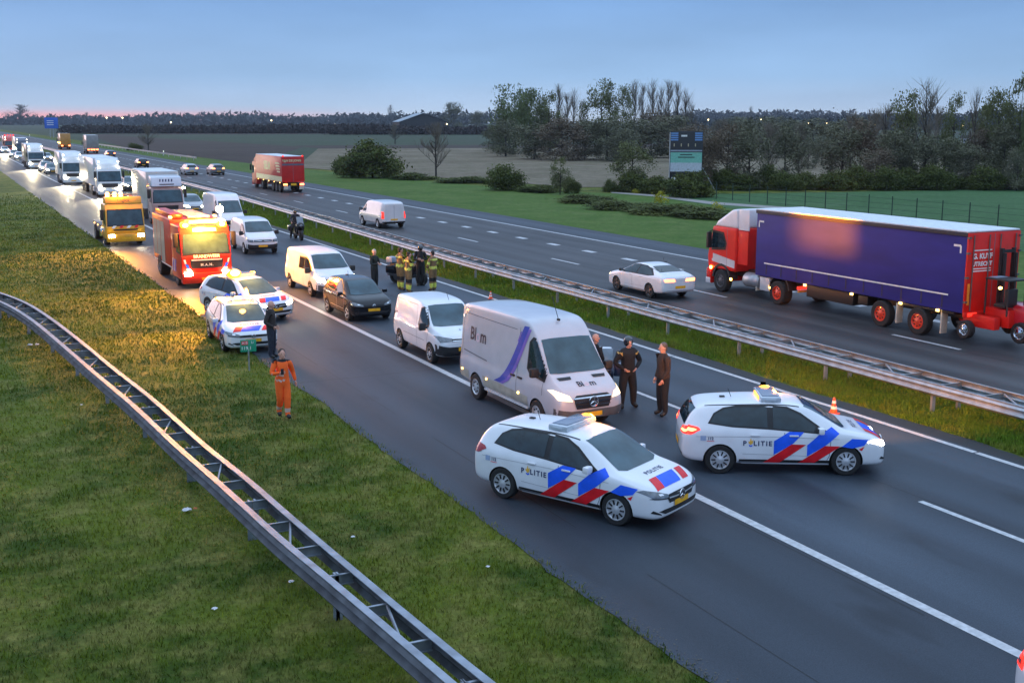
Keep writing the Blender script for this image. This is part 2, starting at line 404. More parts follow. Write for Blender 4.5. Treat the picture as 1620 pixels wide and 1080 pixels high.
# fields to the right of the road, in bands as they lie
sheet("far_field", [(47, 190), (400, 235), (1800, 700), (2500, 2550), (50, 2550)], .0, FARF)
sheet("ploughed_field", [(48, 196), (92, 318), (330, 220), (600, 420), (330, 640), (70, 640), (46, 330)], .012, SOIL)
sheet("grass_strip", [(92, 300), (330, 236), (560, 400), (300, 560), (76, 600)], .02, FARF)
sheet("bare_field", [(88, 282), (330, 205), (360, 262), (92, 330)], .028, SOIL)
sheet("stubble_field", [(50, 178), (88, 292), (330, 215), (190, 116), (95, 99), (63, 112)], .036, STUB)
sheet("meadow", [(52, 30), (62, 98), (74, 95), (106, 88), (220, 75), (220, 20)], .02, MEADOW)
sheet("verge", [(39.2, 5), (62, 5), (61.5, 40), (62, 100), (56, 110), (51, 150), (46, 230), (42, 420), (39.2, 900)], .008, LAWN)
# asphalt
def asphalt(name, base, tint, spec=.30, rough=.52, seed=0.):
    m = bpy.data.materials.new(name); m.use_nodes = True; t = m.node_tree; b = t.nodes["Principled BSDF"]; b.inputs["Specular IOR Level"].default_value = spec
    g = t.nodes.new("ShaderNodeNewGeometry")
    def noise(sc, stretch, det=5):
        q = t.nodes.new("ShaderNodeMapping"); q.inputs["Scale"].default_value = stretch; q.inputs["Location"].default_value = (seed, seed*3, 0)
        n = t.nodes.new("ShaderNodeTexNoise"); n.inputs["Scale"].default_value = sc; n.inputs["Detail"].default_value = det
        t.links.new(g.outputs["Position"], q.inputs[0]); t.links.new(q.outputs[0], n.inputs["Vector"]); return n
    def rmp(n, a, e, c, d):
        r = t.nodes.new("ShaderNodeValToRGB"); k = r.color_ramp.elements; k[0].position = a; k[1].position = e; k[0].color = (*c, 1); k[1].color = (*d, 1); t.links.new(n.outputs[0], r.inputs[0]); return r
    streak = noise(1.3, (1, .025, 1), 4); patch = noise(.16, (1, .6, 1), 6); grain = noise(55, (1, 1, 1), 3); oil = noise(.55, (1.4, .55, 1), 3)
    r1 = rmp(streak, .3, .7, base, tint); r2 = rmp(patch, .3, .7, (.74, .74, .74), (1.2, 1.2, 1.2)); r3 = rmp(grain, .25, .75, (.60, .60, .60), (1.45, 1.45, 1.45)); r4 = rmp(oil, .62, .74, (1, 1, 1), (.58, .58, .58))
    sx = t.nodes.new("ShaderNodeSeparateXYZ"); t.links.new(g.outputs["Position"], sx.inputs[0])
    def math_(op, a, b):
        n = t.nodes.new("ShaderNodeMath"); n.operation = op
        for i, q in enumerate((a, b)):
            if q is None: continue
            if hasattr(q, 'is_linked'): t.links.new(q, n.inputs[i])
            else: n.inputs[i].default_value = q
        return n.outputs[0]
    wob = math_('MULTIPLY', streak.outputs[0], .9); ph = math_('MULTIPLY', math_('ADD', math_('SUBTRACT', sx.outputs["X"], 13.9), wob), 3.43)
    r5 = t.nodes.new("ShaderNodeMapRange"); r5.inputs["From Min"].default_value = -1; r5.inputs["To Min"].default_value = .80; r5.inputs["To Max"].default_value = 1.14
    t.links.new(math_('SINE', ph, None), r5.inputs["Value"])     # wheel tracks along each lane
    x = r1.outputs[0]
    for r in (r2, r3, r4, r5):
        v = t.nodes.new("ShaderNodeVectorMath"); v.operation = 'MULTIPLY'; t.links.new(x, v.inputs[0]); t.links.new(r.outputs[0], v.inputs[1]); x = v.outputs[0]
    t.links.new(x, b.inputs["Base Color"])
    mr = t.nodes.new("ShaderNodeMapRange"); mr.inputs["From Min"].default_value = .3; mr.inputs["From Max"].default_value = .7; mr.inputs["To Min"].default_value = rough; mr.inputs["To Max"].default_value = rough+.14
    t.links.new(streak.outputs[0], mr.inputs["Value"]); t.links.new(mr.outputs[0], b.inputs["Roughness"])
    bp = t.nodes.new("ShaderNodeBump"); bp.inputs["Strength"].default_value = .35; bp.inputs["Distance"].default_value = .01; t.links.new(grain.outputs[0], bp.inputs["Height"]); t.links.new(bp.outputs[0], b.inputs["Normal"])
    return m
ASPH = asphalt("lane_asphalt", (.026, .037, .052), (.048, .064, .084)); SHOULD = asphalt("shoulder_asphalt", (.024, .033, .046), (.038, .050, .066), seed=4.)
ASPH2 = asphalt("far_asphalt", (.036, .037, .040), (.058, .059, .062), seed=9.); EDGE = asphalt("edge_asphalt", (.016, .018, .021), (.022, .025, .029), seed=2.)
def rag(x0, y0, y1, amp=.05, step=.4):
    """ragged grass edge along the road"""
    out = []; y = y0
    while y < y1:
        out.append((x0+random.uniform(-amp, amp)+.05*math.sin(y*.7), y)); y += step*(1+max(0, y-20)*.06)
    return out+[(x0, y1)]
YF = 2500
sheet("hard_shoulder", rag(8.55, -30, 900)+[(8.5, YF), (12.95, YF), (12.95, -30)], .004, SHOULD)
sheet("road", [(12.95, -30), (20.45, -30), (20.45, YF), (12.95, YF)], .004, ASPH)
sheet("edge_strip", [(20.45, -30), (20.45, YF), (20.9, YF)]+rag(20.95, -30, 500, .06)[::-1], .004, EDGE)
sheet("opposite_road", [(24.9, -30), (36.2, -30), (36.9, YF), (25.6, YF)], .004, ASPH2)
sheet("opposite_shoulder", [(36.2, -30)]+rag(39.6, -30, 600, .08)+[(40.2, YF), (36.9, YF)], .004, SHOULD)
MARK = mat("road_marking", (.46, .47, .48), .55, var=.18, vs=9., bump=.15)
def rect(x, y0, y1, w, lean=0.): return [(x-w/2, y0), (x+w/2, y0), (x+w/2+lean, y1), (x-w/2+lean, y1)]
def marks(name, rects, z=.009):
    mb = MB()
    for r in rects: mb.add([(a, b, z) for a, b in r], [(0, 1, 2, 3)])
    return struct(mb.build(name, MARK, None, 0))
marks("solid_edge_line", [rect(12.93, -30, 1500, .20)])
marks("median_edge_line", [rect(20.26, -30+6*k, -30+6*k+5.95, .16) for k in range(120)])
marks("lane_dashes", [rect(16.63, 26.5+11.6*k-3, 26.5+11.6*k-.15, .14) for k in range(0, 60)]+[rect(16.63, 13.1, 16.0, .14), rect(16.63, 1.5, 4.4, .14)])
marks("opposite_lane_dashes", [rect(29.15, 67.3+12.5*k-3, 67.3+12.5*k, .16) for k in range(-4, 50)])
marks("block_dashes", [rect(32.6, 65.9+4.25*k-1.2, 65.9+4.25*k, .42, .0) for k in range(-8, 50)])
marks("opposite_edge_line", [rect(36.0, -30, 700, .2, .9), rect(25.55, -30, 700, .18, .8)])
SEAMR = mat("road_joint", (.010, .012, .014), .7)
mb = MB()
for x, w in ((12.72, .03), (16.80, .03), (9.9, .02), (20.42, .03), (29.0, .03), (32.2, .03), (36.3, .03)):
    y = -20
    while y < 160:
        L = random.uniform(4, 16); mb.add([(a, b, .0065) for a, b in rect(x+random.uniform(-.02, .02), y, y+L, w*random.uniform(.5, 1.2))], [(0, 1, 2, 3)]); y += L+random.uniform(0, 5)
for y in (7.5, 31.4, 52.0, 78.5): mb.add([(8.7, y, .0066), (20.8, y+.03, .0066), (20.8, y+.055, .0066), (8.7, y+.03, .0066)], [(0, 1, 2, 3)])
struct(mb.build("road_joints", SEAMR, None, 0))
# ------------------------------------------------------------------ guard rails: two W-beams on posts with cross members
def beam_profile(s):   # s = outward side; (offset, height) of a W-beam about its face
    return [(0, .75), (s*.04, .72), (s*.075, .68), (s*.03, .635), (s*.005, .60), (s*.03, .565), (s*.075, .52), (s*.04, .47), (0, .45)]
def rail(name, label, path_r, path_l, n_bars, post_every, mtl, group=None, centre=False, beamm=None, tw=.075):
    root = thing(name, label, "guard rail", group=group)
    def sweep(path, s):
        mb = MB(); pr = beam_profile(s); k = len(pr); vs = []; fs = []
        for i, (x, y) in enumerate(path):
            a = path[max(0, i-1)]; b = path[min(len(path)-1, i+1)]; d = math.hypot(b[0]-a[0], b[1]-a[1]); nx, ny = (b[1]-a[1])/d, -(b[0]-a[0])/d
            for o, h in pr: vs.append((x+nx*o, y+ny*o, h))
            for o, h in pr[::-1]: vs.append((x+nx*(o-s*.012), y+ny*(o-s*.012), h))
        m = 2*k
        for i in range(len(path)-1):
            for q in range(m): fs.append((i*m+q, i*m+(q+1) % m, (i+1)*m+(q+1) % m, (i+1)*m+q))
        mb.add(vs, fs); mb.build("beam", beamm or mtl, root, 30)
        # flat top strip that catches the sky
        t = MB(); vs = []; fs = []
        for i, (x, y) in enumerate(path):
            vs += [(x-s*(tw-.03), y, .752), (x-s*(tw-.03), y, .765), (x+s*.03, y, .765), (x+s*.03, y, .752)]
        for i in range(len(path)-1):
            for q in range(4): fs.append((i*4+q, i*4+(q+1) % 4, (i+1)*4+(q+1) % 4, (i+1)*4+q))
        t.add(vs, fs); t.build("top_strip", mtl, root, 0)
    sweep(path_r, 1); sweep(path_l, -1)
    def at(path, y):
        for (x0, y0), (x1, y1) in zip(path[:-1], path[1:]):
            if min(y0, y1) <= y <= max(y0, y1): return x0+(x1-x0)*(y-y0)/(y1-y0)
        return path[-1][0]
    bars = MB(); n = 0
    for i, y in enumerate(n_bars):
        xr, xl = at(path_r, y), at(path_l, y); cx = (xr+xl)/2; w = abs(xr-xl)
        m = MB()
        m.box((cx, y, .70), (w, .045, .012)); m.box((cx, y+.02, .62), (w, .010, .16)); m.box((cx, y, .545), (w, .045, .012))
        if i < 90: m.build("cross_bar", mtl, root, 0)
        else: bars.add(m.v, m.f)
        if i % 3 == 1 and i < 60:
            xr2 = at(path_r, n_bars[min(i+1, len(n_bars)-1)]); d = MB(); d.tube([(xl+.06, y+.06, .69), (xr2-.06, n_bars[min(i+1, len(n_bars)-1)]-.06, .69)], .022, 5); d.build("diagonal_brace", mtl, root)
    if bars.f: o = bars.build("far_cross_bars", mtl, root, 0); o["kind"] = "stuff"
    far = MB()
    for i, y in enumerate(n_bars[::post_every]):
        for path, s in ((path_r, 1), (path_l, -1)):
            x = at(path, y)+(s*-.2 if centre else 0); m = MB(); m.box((x-s*.03, y+.05, .35), (.03, .10, .72)); m.box((x-s*.03, y+.0, .35), (.10, .008, .72))
            if i < 40: m.build("post", mtl, root, 0)
            else: far.add(m.v, m.f)
    if far.f: o = far.build("far_posts", mtl, root, 0); o["kind"] = "stuff"
    return root
ext = lambda y: 0 if y < 50 else (y-50)*.030 if y < 110 else 1.8
ys = [5+3*k for k in range(60)]+[190, 220, 260, 320, 420, 600, 900]
rail("guard_rail", "long straight double guard rail on the grass median between the two carriageways", [(23.05+ext(y), y) for y in ys], [(22.1+ext(y), y) for y in ys], [21.07+1.333*k for k in range(-9, 130)], 3, GALV)
pr_ = [(5.9, 8.0), (5.66, 9.5), (5.40, 11.62), (5.21, 13.89), (5.08, 15.62), (4.9, 18.14), (4.74, 20.68), (4.49, 23.63), (4.23, 27.98), (3.88, 32.03), (3.54, 36.44), (3.1, 41.35), (2.6, 45.3), (1.87, 48.5), (.8, 52), (-.8, 56)]
pl_ = [(5.35, 7.8), (5.15, 9.3), (4.95, 11.6), (4.79, 13.4), (4.61, 15.33), (4.39, 17.57), (4.17, 20.65), (3.92, 23.7), (3.66, 27.6), (3.30, 31.7), (2.95, 35.9), (2.52, 40.7), (2.02, 44.5), (1.35, 47.6), (.3, 50.9), (-1.3, 54.8)]
def dense(p):
    """Catmull-Rom through the surveyed points"""
    out = []; q = [Vector(a) for a in p]; q = [q[0]*2-q[1]]+q+[q[-1]*2-q[-2]]
    for i in range(1, len(q)-2):
        for t in (0, .25, .5, .75):
            a, b, c, d = q[i-1:i+3]; v = .5*((2*b)+(c-a)*t+(2*a-5*b+4*c-d)*t*t+(3*b-a-3*c+d)*t**3); out.append((v.x, v.y))
    return out+[p[-1]]
rail("guard_rail", "double guard rail curving ladder-like through the grass at the left", dense(pr_), dense(pl_), [11.81+1.30*k-3.9 for k in range(36)], 3, GALV2, centre=True, beamm=mat('weathered_shaded_beam', (.075, .085, .097), .8, metal=0., spec=.2, var=.35, vs=3.), tw=.12)  # beam colour carries weathering plus the shade on its outer face, below paler strips
# far verge rail with a reflector
rr = thing("guard_rail", "thin single guard rail on the far verge of the opposite carriageway", "guard rail")
mb = MB()
for (x0, y0), (x1, y1) in zip([(42.1, 214), (41.6, 250), (41.2, 300), (41, 360)][:-1], [(41.6, 250), (41.2, 300), (41, 360)]):
    a = math.atan2(y1-y0, x1-x0); mb.box(((x0+x1)/2, (y0+y1)/2, .62), (math.hypot(x1-x0, y1-y0), .08, .3), 0, rz=a)
mb.build("beam", GALV, rr, 0)
for k in range(24):
    m = MB(); m.box((42.0-k*.045, 216+6*k, .28), (.1, .1, .5)); m.build("post", GALV, rr, 0)
# ------------------------------------------------------------------ cars
HATCH = [(-2.21, .44, .78, .84, .66, .56), (-2.16, .32, .90, 1.0, .83, .70), (-2.02, .26, .97, 1.30, .875, .65), (-1.84, .24, .99, 1.475, .89, .62), (-1.55, .22, .985, 1.515, .90, .62),
         (-.9, .20, .975, 1.55, .905, .63), (-.2, .19, .965, 1.565, .91, .64), (.32, .19, .955, 1.535, .91, .64), (.60, .19, .95, 1.455, .91, .635), (1.0, .19, .945, 1.215, .91, .67),
         (1.29, .19, .935, 1.02, .91, .75), (1.42, .19, .905, .985, .91, .79), (1.8, .20, .845, .925, .895, .77), (2.06, .20, .765, .845, .86, .71), (2.20, .22, .68, .75, .76, .60), (2.28, .30, .60, .65, .58, .44)]
COUPE = [(-2.42, .44, .86, .92, .66, .54), (-2.36, .34, .93, 1.02, .84, .66), (-2.2, .28, .96, 1.07, .89, .72), (-1.8, .24, .965, 1.12, .91, .72), (-1.5, .22, .96, 1.20, .92, .64), (-1.1, .20, .95, 1.33, .925, .58),
         (-.6, .19, .94, 1.405, .925, .58), (-.1, .19, .93, 1.42, .925, .59), (.3, .19, .925, 1.37, .925, .59), (.7, .19, .92, 1.2, .925, .63), (1.1, .19, .90, .99, .92, .74), (1.25, .19, .87, .95, .92, .79),
         (1.7, .20, .80, .885, .90, .77), (2.1, .20, .72, .80, .86, .70), (2.28, .23, .63, .70, .75, .58), (2.36, .30, .56, .60, .56, .42)]
def mirrored(poly): return [(-a, b) for a, b in poly]
def px(pts): return [(-1.365+(x-378)*.0034, .32+(680-y)*.0034) for x, y in pts]   # side-view sketch units -> metres
WIN_REAR = px([(312, 440), (345, 392), (400, 362), (480, 349), (676, 345), (676, 466), (450, 458)])
WIN_FRONT = px([(712, 345), (800, 353), (880, 387), (985, 458), (968, 490), (712, 470)])
WIN_TRIM = px([(296, 446), (335, 384), (395, 352), (480, 338), (700, 333), (805, 341), (890, 376), (1010, 458), (1090, 503), (1000, 500), (700, 478), (450, 466)])
def light_bar(root, sk, x, z, on, wide=1.08, deep=.46, tall=.13, name="light_bar"):
    mb = MB(); mb.box((x, 0, z+tall/2), (deep, wide, tall), 0, bev=.045); mb.box((x, 0, z+.0), (deep*.7, wide*.75, .05), 1)
    lb = mb.build(name, [LAMPLENS, BLK], root, 50)
    p = MB(); p.box((x, 0, z+tall+.006), (deep*.78, wide*.84, .018), 0, bev=.006); p.build("top_panel", BEACON, lb)
    for (cx, cy, dx, dy), m in zip([(x+deep*.5, 0, .03, wide*.6), (x-deep*.5, 0, .03, wide*.6), (x, wide*.5, deep*.5, .03), (x, -wide*.5, deep*.5, .03)], on):
        q = MB(); q.box((cx, cy, z+tall*.48), (dx, dy, tall*.5), 0, bev=.01); q.build("flash_lamp", m, lb)
    return lb
def make_hatch(name, label, cat, body=WHITE, sx=1., sy=1., sz=1., wb=1.365, police=False, group=None, head=HEAD, tail=TAIL, rims='slots', logo='star', sc=.95,
               shape=HATCH, low=BLK, wr=.325, rimmat=RIM, detail=True, plate=True, drl=False):
    root = thing(name, label, cat, group=group, sc=sc)
    st = [(a*sx, b*sz, c*sz, d*sz, e*sy, f*sy) for a, b, c, d, e, f in shape]
    raw = loft(st); sk = Skin(raw); raw.materials.append(body)
    me = cut(raw, [(wb, wr*1.13), (-wb, wr*1.13)], .9*sy); link("body", me, root, 40)
    T = lambda poly: [(a*sx, b*sz) for a, b in poly]
    Y = lambda poly: [(a*sy, b*sz) for a, b in poly]
    coupe = shape is COUPE
    if coupe:
        trimp = [(-1.62, 1.02), (-1.2, 1.24), (-.7, 1.345), (-.1, 1.365), (.25, 1.32), (.75, 1.10), (1.05, .93), (0, .945), (-1.2, .965)]
        w1 = [(-1.5, 1.02), (-1.15, 1.2), (-.7, 1.305), (-.32, 1.33), (-.32, .975), (-1.2, .99)]; w2 = [(-.25, 1.33), (-.08, 1.33), (.22, 1.285), (.7, 1.07), (.85, .96), (-.25, .975)]
    else: trimp, w1, w2 = WIN_TRIM, WIN_REAR, WIN_FRONT
    for v in 'RL':
        sk.decal("window_trim", TRIM, T(trimp), v, root, .004)
        sk.decal("side_window", GLASS, T(w1), v, root, .009); sk.decal("side_window", GLASS, T(w2), v, root, .009)
    if coupe:
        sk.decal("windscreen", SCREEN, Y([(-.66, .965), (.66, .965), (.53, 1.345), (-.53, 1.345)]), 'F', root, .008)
        sk.decal("rear_window", GLASS, [(-1.72*sx, -.60*sy), (-1.72*sx, .60*sy), (-1.0*sx, .50*sy), (-1.0*sx, -.50*sy)], 'T', root, .008)
    else:
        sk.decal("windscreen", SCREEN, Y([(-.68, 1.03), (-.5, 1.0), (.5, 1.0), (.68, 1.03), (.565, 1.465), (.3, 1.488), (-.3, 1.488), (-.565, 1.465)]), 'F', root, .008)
        sk.decal("rear_window", GLASS, Y([(-.60, 1.05), (.60, 1.05), (.53, 1.40), (-.53, 1.40)]), 'B', root, .008)
    # lights
    for s in (-1, 1):
        M = (lambda p: p) if s > 0 else mirrored
        if coupe: hl = [(.40, .58), (.84, .66), (.85, .75), (.62, .73), (.42, .66)]
        else: hl = [(.44, .62), (.80, .66), (.88, .76), (.84, .80), (.66, .76), (.46, .69)]
        sk.decal("headlight", head, Y(M(hl)), 'F', root, .010, .05)
        if head is HEAD and detail: sk.decal("headlight_rim", BLK, [Y(M([(.42, .605), (.84, .65), (.80, .665), (.44, .625)]))], 'F', root, .013, .06)
        if coupe: tl = [[(.26, .80), (.76, .80), (.80, .90), (.70, .92), (.30, .91)]]
        else: tl = [[(.48, .88), (.86, .88), (.88, 1.00), (.80, 1.06), (.52, 1.01)]]
        sk.decal("tail_light", tail, [Y(M(p)) for p in tl], 'B', root, .010, .05)
        v = 'L' if s > 0 else 'R'
        if not coupe: sk.decal("tail_light", tail, T([(-2.16, .93), (-1.98, .90), (-1.80, .985), (-1.84, 1.03), (-2.05, 1.075)]), v, root, .010, .05)
        mirror(root, .78*sx, s*.90*sy, 1.03*sz, body if police else (BLK if body is WHITE else body))
        if detail:
            sk.lines('body_crease', mat('crease_shading_grey', (.42, .43, .45), .5), [T([(-.88, .47), (.9, .43)]), T([(-1.9, .84), (-.2, .86), (1.2, .82)])] if body is WHITE else [T([(-.88, .47), (.9, .43)])], v, root, .012, .003)  # crease shading painted as grey lines on the body skin
            sk.lines("door_seam", SEAM, [T([(.02, .95), (.0, .30)]), T([(1.02, .92), (1.0, .45), (.92, .28)]), T([(-.98, .30), (1.0, .27)])], v, root)
            for hx in (-.62, .22):
                m = MB(); p = sk.hit(v, hx*sx, .885*sz, .02)
                if p is not None: m.box(p, (.2, .03, .035), 0, bev=.008); m.build("door_handle", body, root)
            sk.decal("sill", low, T([(-.95, .20), (1.0, .20), (1.0, .345), (-.95, .345)]), v, root, .006)
            if police: sk.lines("sill_strip", WHITE, [T([(-.9, .262), (.98, .262)])], v, root, .035, .012)
    if not coupe:
        for s in (-1, 1):
            M = (lambda p: p) if s > 0 else mirrored
            sk.decal('tail_core', tail, [Y(M([(.56, .92), (.80, .92), (.82, .97), (.60, .97)]))], 'B', root, .014, .05)
            sk.decal('tail_core', tail, T([(-2.10, .96), (-1.98, .945), (-1.88, .985), (-1.92, 1.005), (-2.06, 1.02)]), 'L' if s > 0 else 'R', root, .014, .05)
    if detail and not coupe:
        for s in (-1, 1): sk.decal('headlight_core', CHROME, Y([(s*.58, .69), (s*.68, .695), (s*.69, .73), (s*.60, .72)]), 'F', root, .016, .06)
    # front and rear ends
    if logo == 'star':
        sk.decal("grille", BLK, Y([(-.42, .52), (.42, .52), (.50, .63), (.44, .685), (-.44, .685), (-.50, .63)]), 'F', root, .010, .06)
        p = sk.hit('F', 0, .605*sz, .03); star(root, p.x, 0, p.z, .09)
        for q in ([(-.44, .625), (-.10, .605)], [(.10, .605), (.44, .625)]): sk.lines("grille_bar", RIM, [Y(q)], 'F', root, .028, .018)
    else:
        sk.decal("grille", BLK, Y([(-.44, .60), (.44, .60), (.46, .67), (-.46, .67)]), 'F', root, .010, .06)
        if logo:
            p = sk.hit('F', 0, .635*sz, .012); m = MB(); m.lathe([(.055, p.x), (.07, p.x+.012), (.055, p.x+.02)], 18, 'x', (0, 0, p.z), closed=True)
            m.box((p.x+.01, 0, p.z), (.01, .1, .02)); m.build("badge", CHROME, root)
    sk.decal("lower_intake", BLK, Y([(-.56, .335), (.56, .335), (.72, .405), (.60, .425), (-.60, .425), (-.72, .405)]), 'F', root, .010, .06)
    if detail:
        for s in (-1, 1): sk.decal("side_intake", BLK, Y([(s*.64, .32), (s*.82, .38), (s*.80, .43), (s*.68, .36)]), 'F', root, .011, .05)
    if plate:
        for v, zz in (('F', .485), ('B', .56)):
            pl = sk.decal("number_plate", PLATE, Y([(-.26, zz-.055), (.26, zz-.055), (.26, zz+.055), (-.26, zz+.055)]), v, root, .022, .09)
    sk.decal("rear_bumper", low, Y([(-.66, .34), (.66, .34), (.70, .44), (-.70, .44)]), 'B', root, .010, .08)
    for x in (wb, -wb):
        for s in (-1, 1): wheel(root, x, s*.80*sy, wr, .21, wr*.66, rims, rimmat)
    if detail:
        for s in (-1, 1): sk.lines('roof_seam', BLK, [[(-1.7*sx, s*.565*sy), (-1.0*sx, s*.60*sy), (.35*sx, s*.605*sy)]], 'T', root, .022, .006)
        m = MB(); m.box((-1.25*sx, .0, 1.545*sz), (.12, .09, .03), 0, bev=.012); m.tube([(-1.05*sx, 0, 1.54*sz), (-1.12*sx, 0, 1.72*sz)], .007, 5); m.build("roof_antenna", BLK, root)
    if police: livery(root, sk, sx, sy, sz, T, Y)
    return root, sk
def livery(root, sk, sx, sy, sz, T, Y):
    blue = [[(815, 488), (908, 490), (838, 565), (718, 640), (718, 548)], [(1000, 508), (1085, 460), (1132, 497), (1048, 572), (930, 648), (930, 572)], [(1212, 528), (1318, 536), (1290, 572), (1215, 590), (1148, 580)]]
    red = [[(830, 568), (922, 570), (752, 696), (650, 696)], [(1042, 576), (1140, 577), (965, 700), (864, 700)], [(1255, 597), (1292, 578), (1278, 606)]]
    for v in 'RL':
        for p in blue: sk.decal("blue_stripe", SB, T(px(p)), v, root, .007, .07)
        for p in red: sk.decal("red_stripe", SR, T(px(p)), v, root, .0075, .07)
        sgn = 1 if v == 'R' else -1
        sk.text("lettering", INK, "P" if v == 'R' else "POLITIE", v, (-.84 if v == 'R' else -.52)*sx, .705*sz, .15, root, bold=.004, spacing=1.25)
        if v == 'R': sk.text("lettering", INK, "LITIE", v, -.45*sx, .705*sz, .15, root, bold=.004, spacing=1.3)
        # flame emblem standing for the O
        cx = (-.71 if v == 'R' else -.62)*sx
        fl = lambda pts: [(cx+a, .705*sz+b) for a, b in pts]
        if v == 'R':
            sk.decal("emblem_ring", SB, [fl([(.045*math.cos(t), -.02+.05*math.sin(t)) for t in np.linspace(-2.8, -.3, 9)]+[(.022*math.cos(t), -.02+.026*math.sin(t)) for t in np.linspace(-.3, -2.8, 9)])], v, root, .009, .05)
            sk.decal("emblem_flame", mat("emblem_gold", (.75, .42, .06), .5), [fl([(-.045, .01), (-.06, .07), (-.025, .04), (0, .13), (.02, .05), (.055, .09), (.045, .01), (0, -.03)])], v, root, .010, .05)
        sk.text("emergency_number", INK, "112", v, -1.58*sx, .80*sz, .085, root, bold=.003)
        sk.decal("number_block", mat("pale_blue_sticker", (.30, .38, .55), .5), [T([(-1.80, .86), (-1.68, .86), (-1.68, .755), (-1.80, .755)])], v, root, .006)
        sk.lines("number_line", SR, [T([(-1.66, .745), (-1.50, .745)])], v, root, .012, .008)
    # bonnet: slanted bands and the word above them
    B = lambda y0, y1: [(2.14*sx, y0*sy), (2.14*sx, y1*sy), (1.84*sx, (y1+.16)*sy), (1.84*sx, (y0+.16)*sy)]
    for q in (B(-.66, -.40), B(.30, .52)): sk.decal("red_stripe", SR, q, 'T', root, .008, .07)
    sk.decal("blue_stripe", SB, [B(-.40, .22)], 'T', root, .0075, .07)
    sk.text("lettering", INK, "POLITIE", 'T', 1.66*sx, 0, .15, root, bold=.003, spacing=1.25)

PG = "striped police cars"
pa, ska = make_hatch("police_car", "striped white police car with dark headlights in front of the silver-white high van", "police car", police=True, group=PG)
barA = light_bar(pa, ska, -.25, 1.525, [LAMPLENS, AMBER_GLOW, AMBER_ON, LAMPLENS])
for ch in [barA]:
    q = MB(); q.ell((-.23, .50, 1.61), (.16, .10, .085)); q.build('glowing_dome', AMBER_GLOW, ch); q = MB(); q.ell((-.18, .54, 1.625), (.08, .06, .06)); q.build('flash_core', AMBER_ON, ch)
place(pa, 10.78, 18.95, -63)
def relight(root, name, m):
    for ch in list(root.children):
        if ch.name.split('.')[0] == name:
            ch.data = ch.data.copy(); ch.data.materials.clear(); ch.data.materials.append(m)
pb = dup(pa, 15.75, 19.3, -29, "striped white police car seen side-on with an orange traffic cone behind its bonnet")
relight(pb, "headlight", mat("headlamp_white", (1, 1, 1), .2, emit=(1, .97, .92), es=14.)); relight(pb, "tail_light", TAIL_ON); relight(pb, "tail_core", BRAKE_ON)
pc = dup(pa, 10.15, 43.7, -72, "striped white police car with a blazing amber dome right in front of the fire engine")
relight(pc, "headlight", HEAD_HI)
for ch in pc.children:
    if ch.name.startswith("light_bar"):
        q = MB(); q.ell((-.10, -.40, 1.68), (.26, .30, .18)); q.build("glowing_dome", AMBER_GLOW, ch); q = MB(); q.ell((.06, -.44, 1.72), (.14, .20, .13)); q.build("flash_core", AMBER_ON, ch)
pd = dup(pa, 12.70, 7.50, -30, "white car cut off at the bottom right corner, its red tail lamp showing")
relight(pd, "tail_light", TAIL_ON)
gf, skg = make_hatch("police_car", "smaller striped white police hatchback parked on the shoulder behind the green kilometre sign", "police car", sx=.955, sy=.985, sz=.95, wb=1.31, police=True, group=PG, logo='ring')
light_bar(gf, skg, .15, 1.42, [AMBER_ON, AMBER, AMBER_ON, AMBER_ON], .95, .30, .09); place(gf, 8.68, 38.2, -92)

ka, skk = make_hatch("small_car", "small black hatchback with pale headlights in the queue behind the white delivery van", "car", body=BLACK, sx=.83, sy=.93, sz=.97, wb=1.15, rims='spokes', logo='ring', wr=.30)
place(ka, 13.95, 41.9, -88)
cc, _ = make_hatch("coupe", "white four-door coupe with lit tail lamps behind the blue-curtained truck's cab", "car", shape=COUPE, sx=1.0, wb=1.355, rims='spokes', logo=None, head=HEAD_NEAR, tail=BRAKE_ON, police=False, low=WHITE, rimmat=STEEL)
place(cc, 27.02, 41.9, 90.5)
# far traffic: copies of a few kinds
gcar, _ = make_hatch("car", "silver car with bright headlights between the white lorry cab and the median rail", "car", body=SILVER, sx=1.02, wb=1.35, logo='ring', head=HEAD_HI, detail=False, group="queueing cars")
place(gcar, 18.0, 95, -90)
dcar, _ = make_hatch("car", "dark car with lit tail lamps, rightmost of three beyond the red container truck", "car", body=GREY, sx=1.03, wb=1.36, logo='ring', tail=BRAKE_ON, detail=False, group="cars driving away")
place(dcar, 33.9, 160, 90)
def recolour(root, m):
    for ch in root.children:
        if ch.name.startswith("body"): ch.data = ch.data.copy(); ch.data.materials[0] = m
wcar = dup(dcar, 30.8, 162, 90, "silver car driving away, middle one of three beyond the red container truck"); recolour(wcar, SILVER)
ycar = dup(dcar, 28.6, 188, 90, "dark car driving away, leftmost of three beyond the red container truck"); recolour(ycar, BLACK)
bcar = dup(dcar, 30.7, 240, 90, "dark blue car driving away just behind the grey box lorry on the far carriageway"); recolour(bcar, DKBLUE)
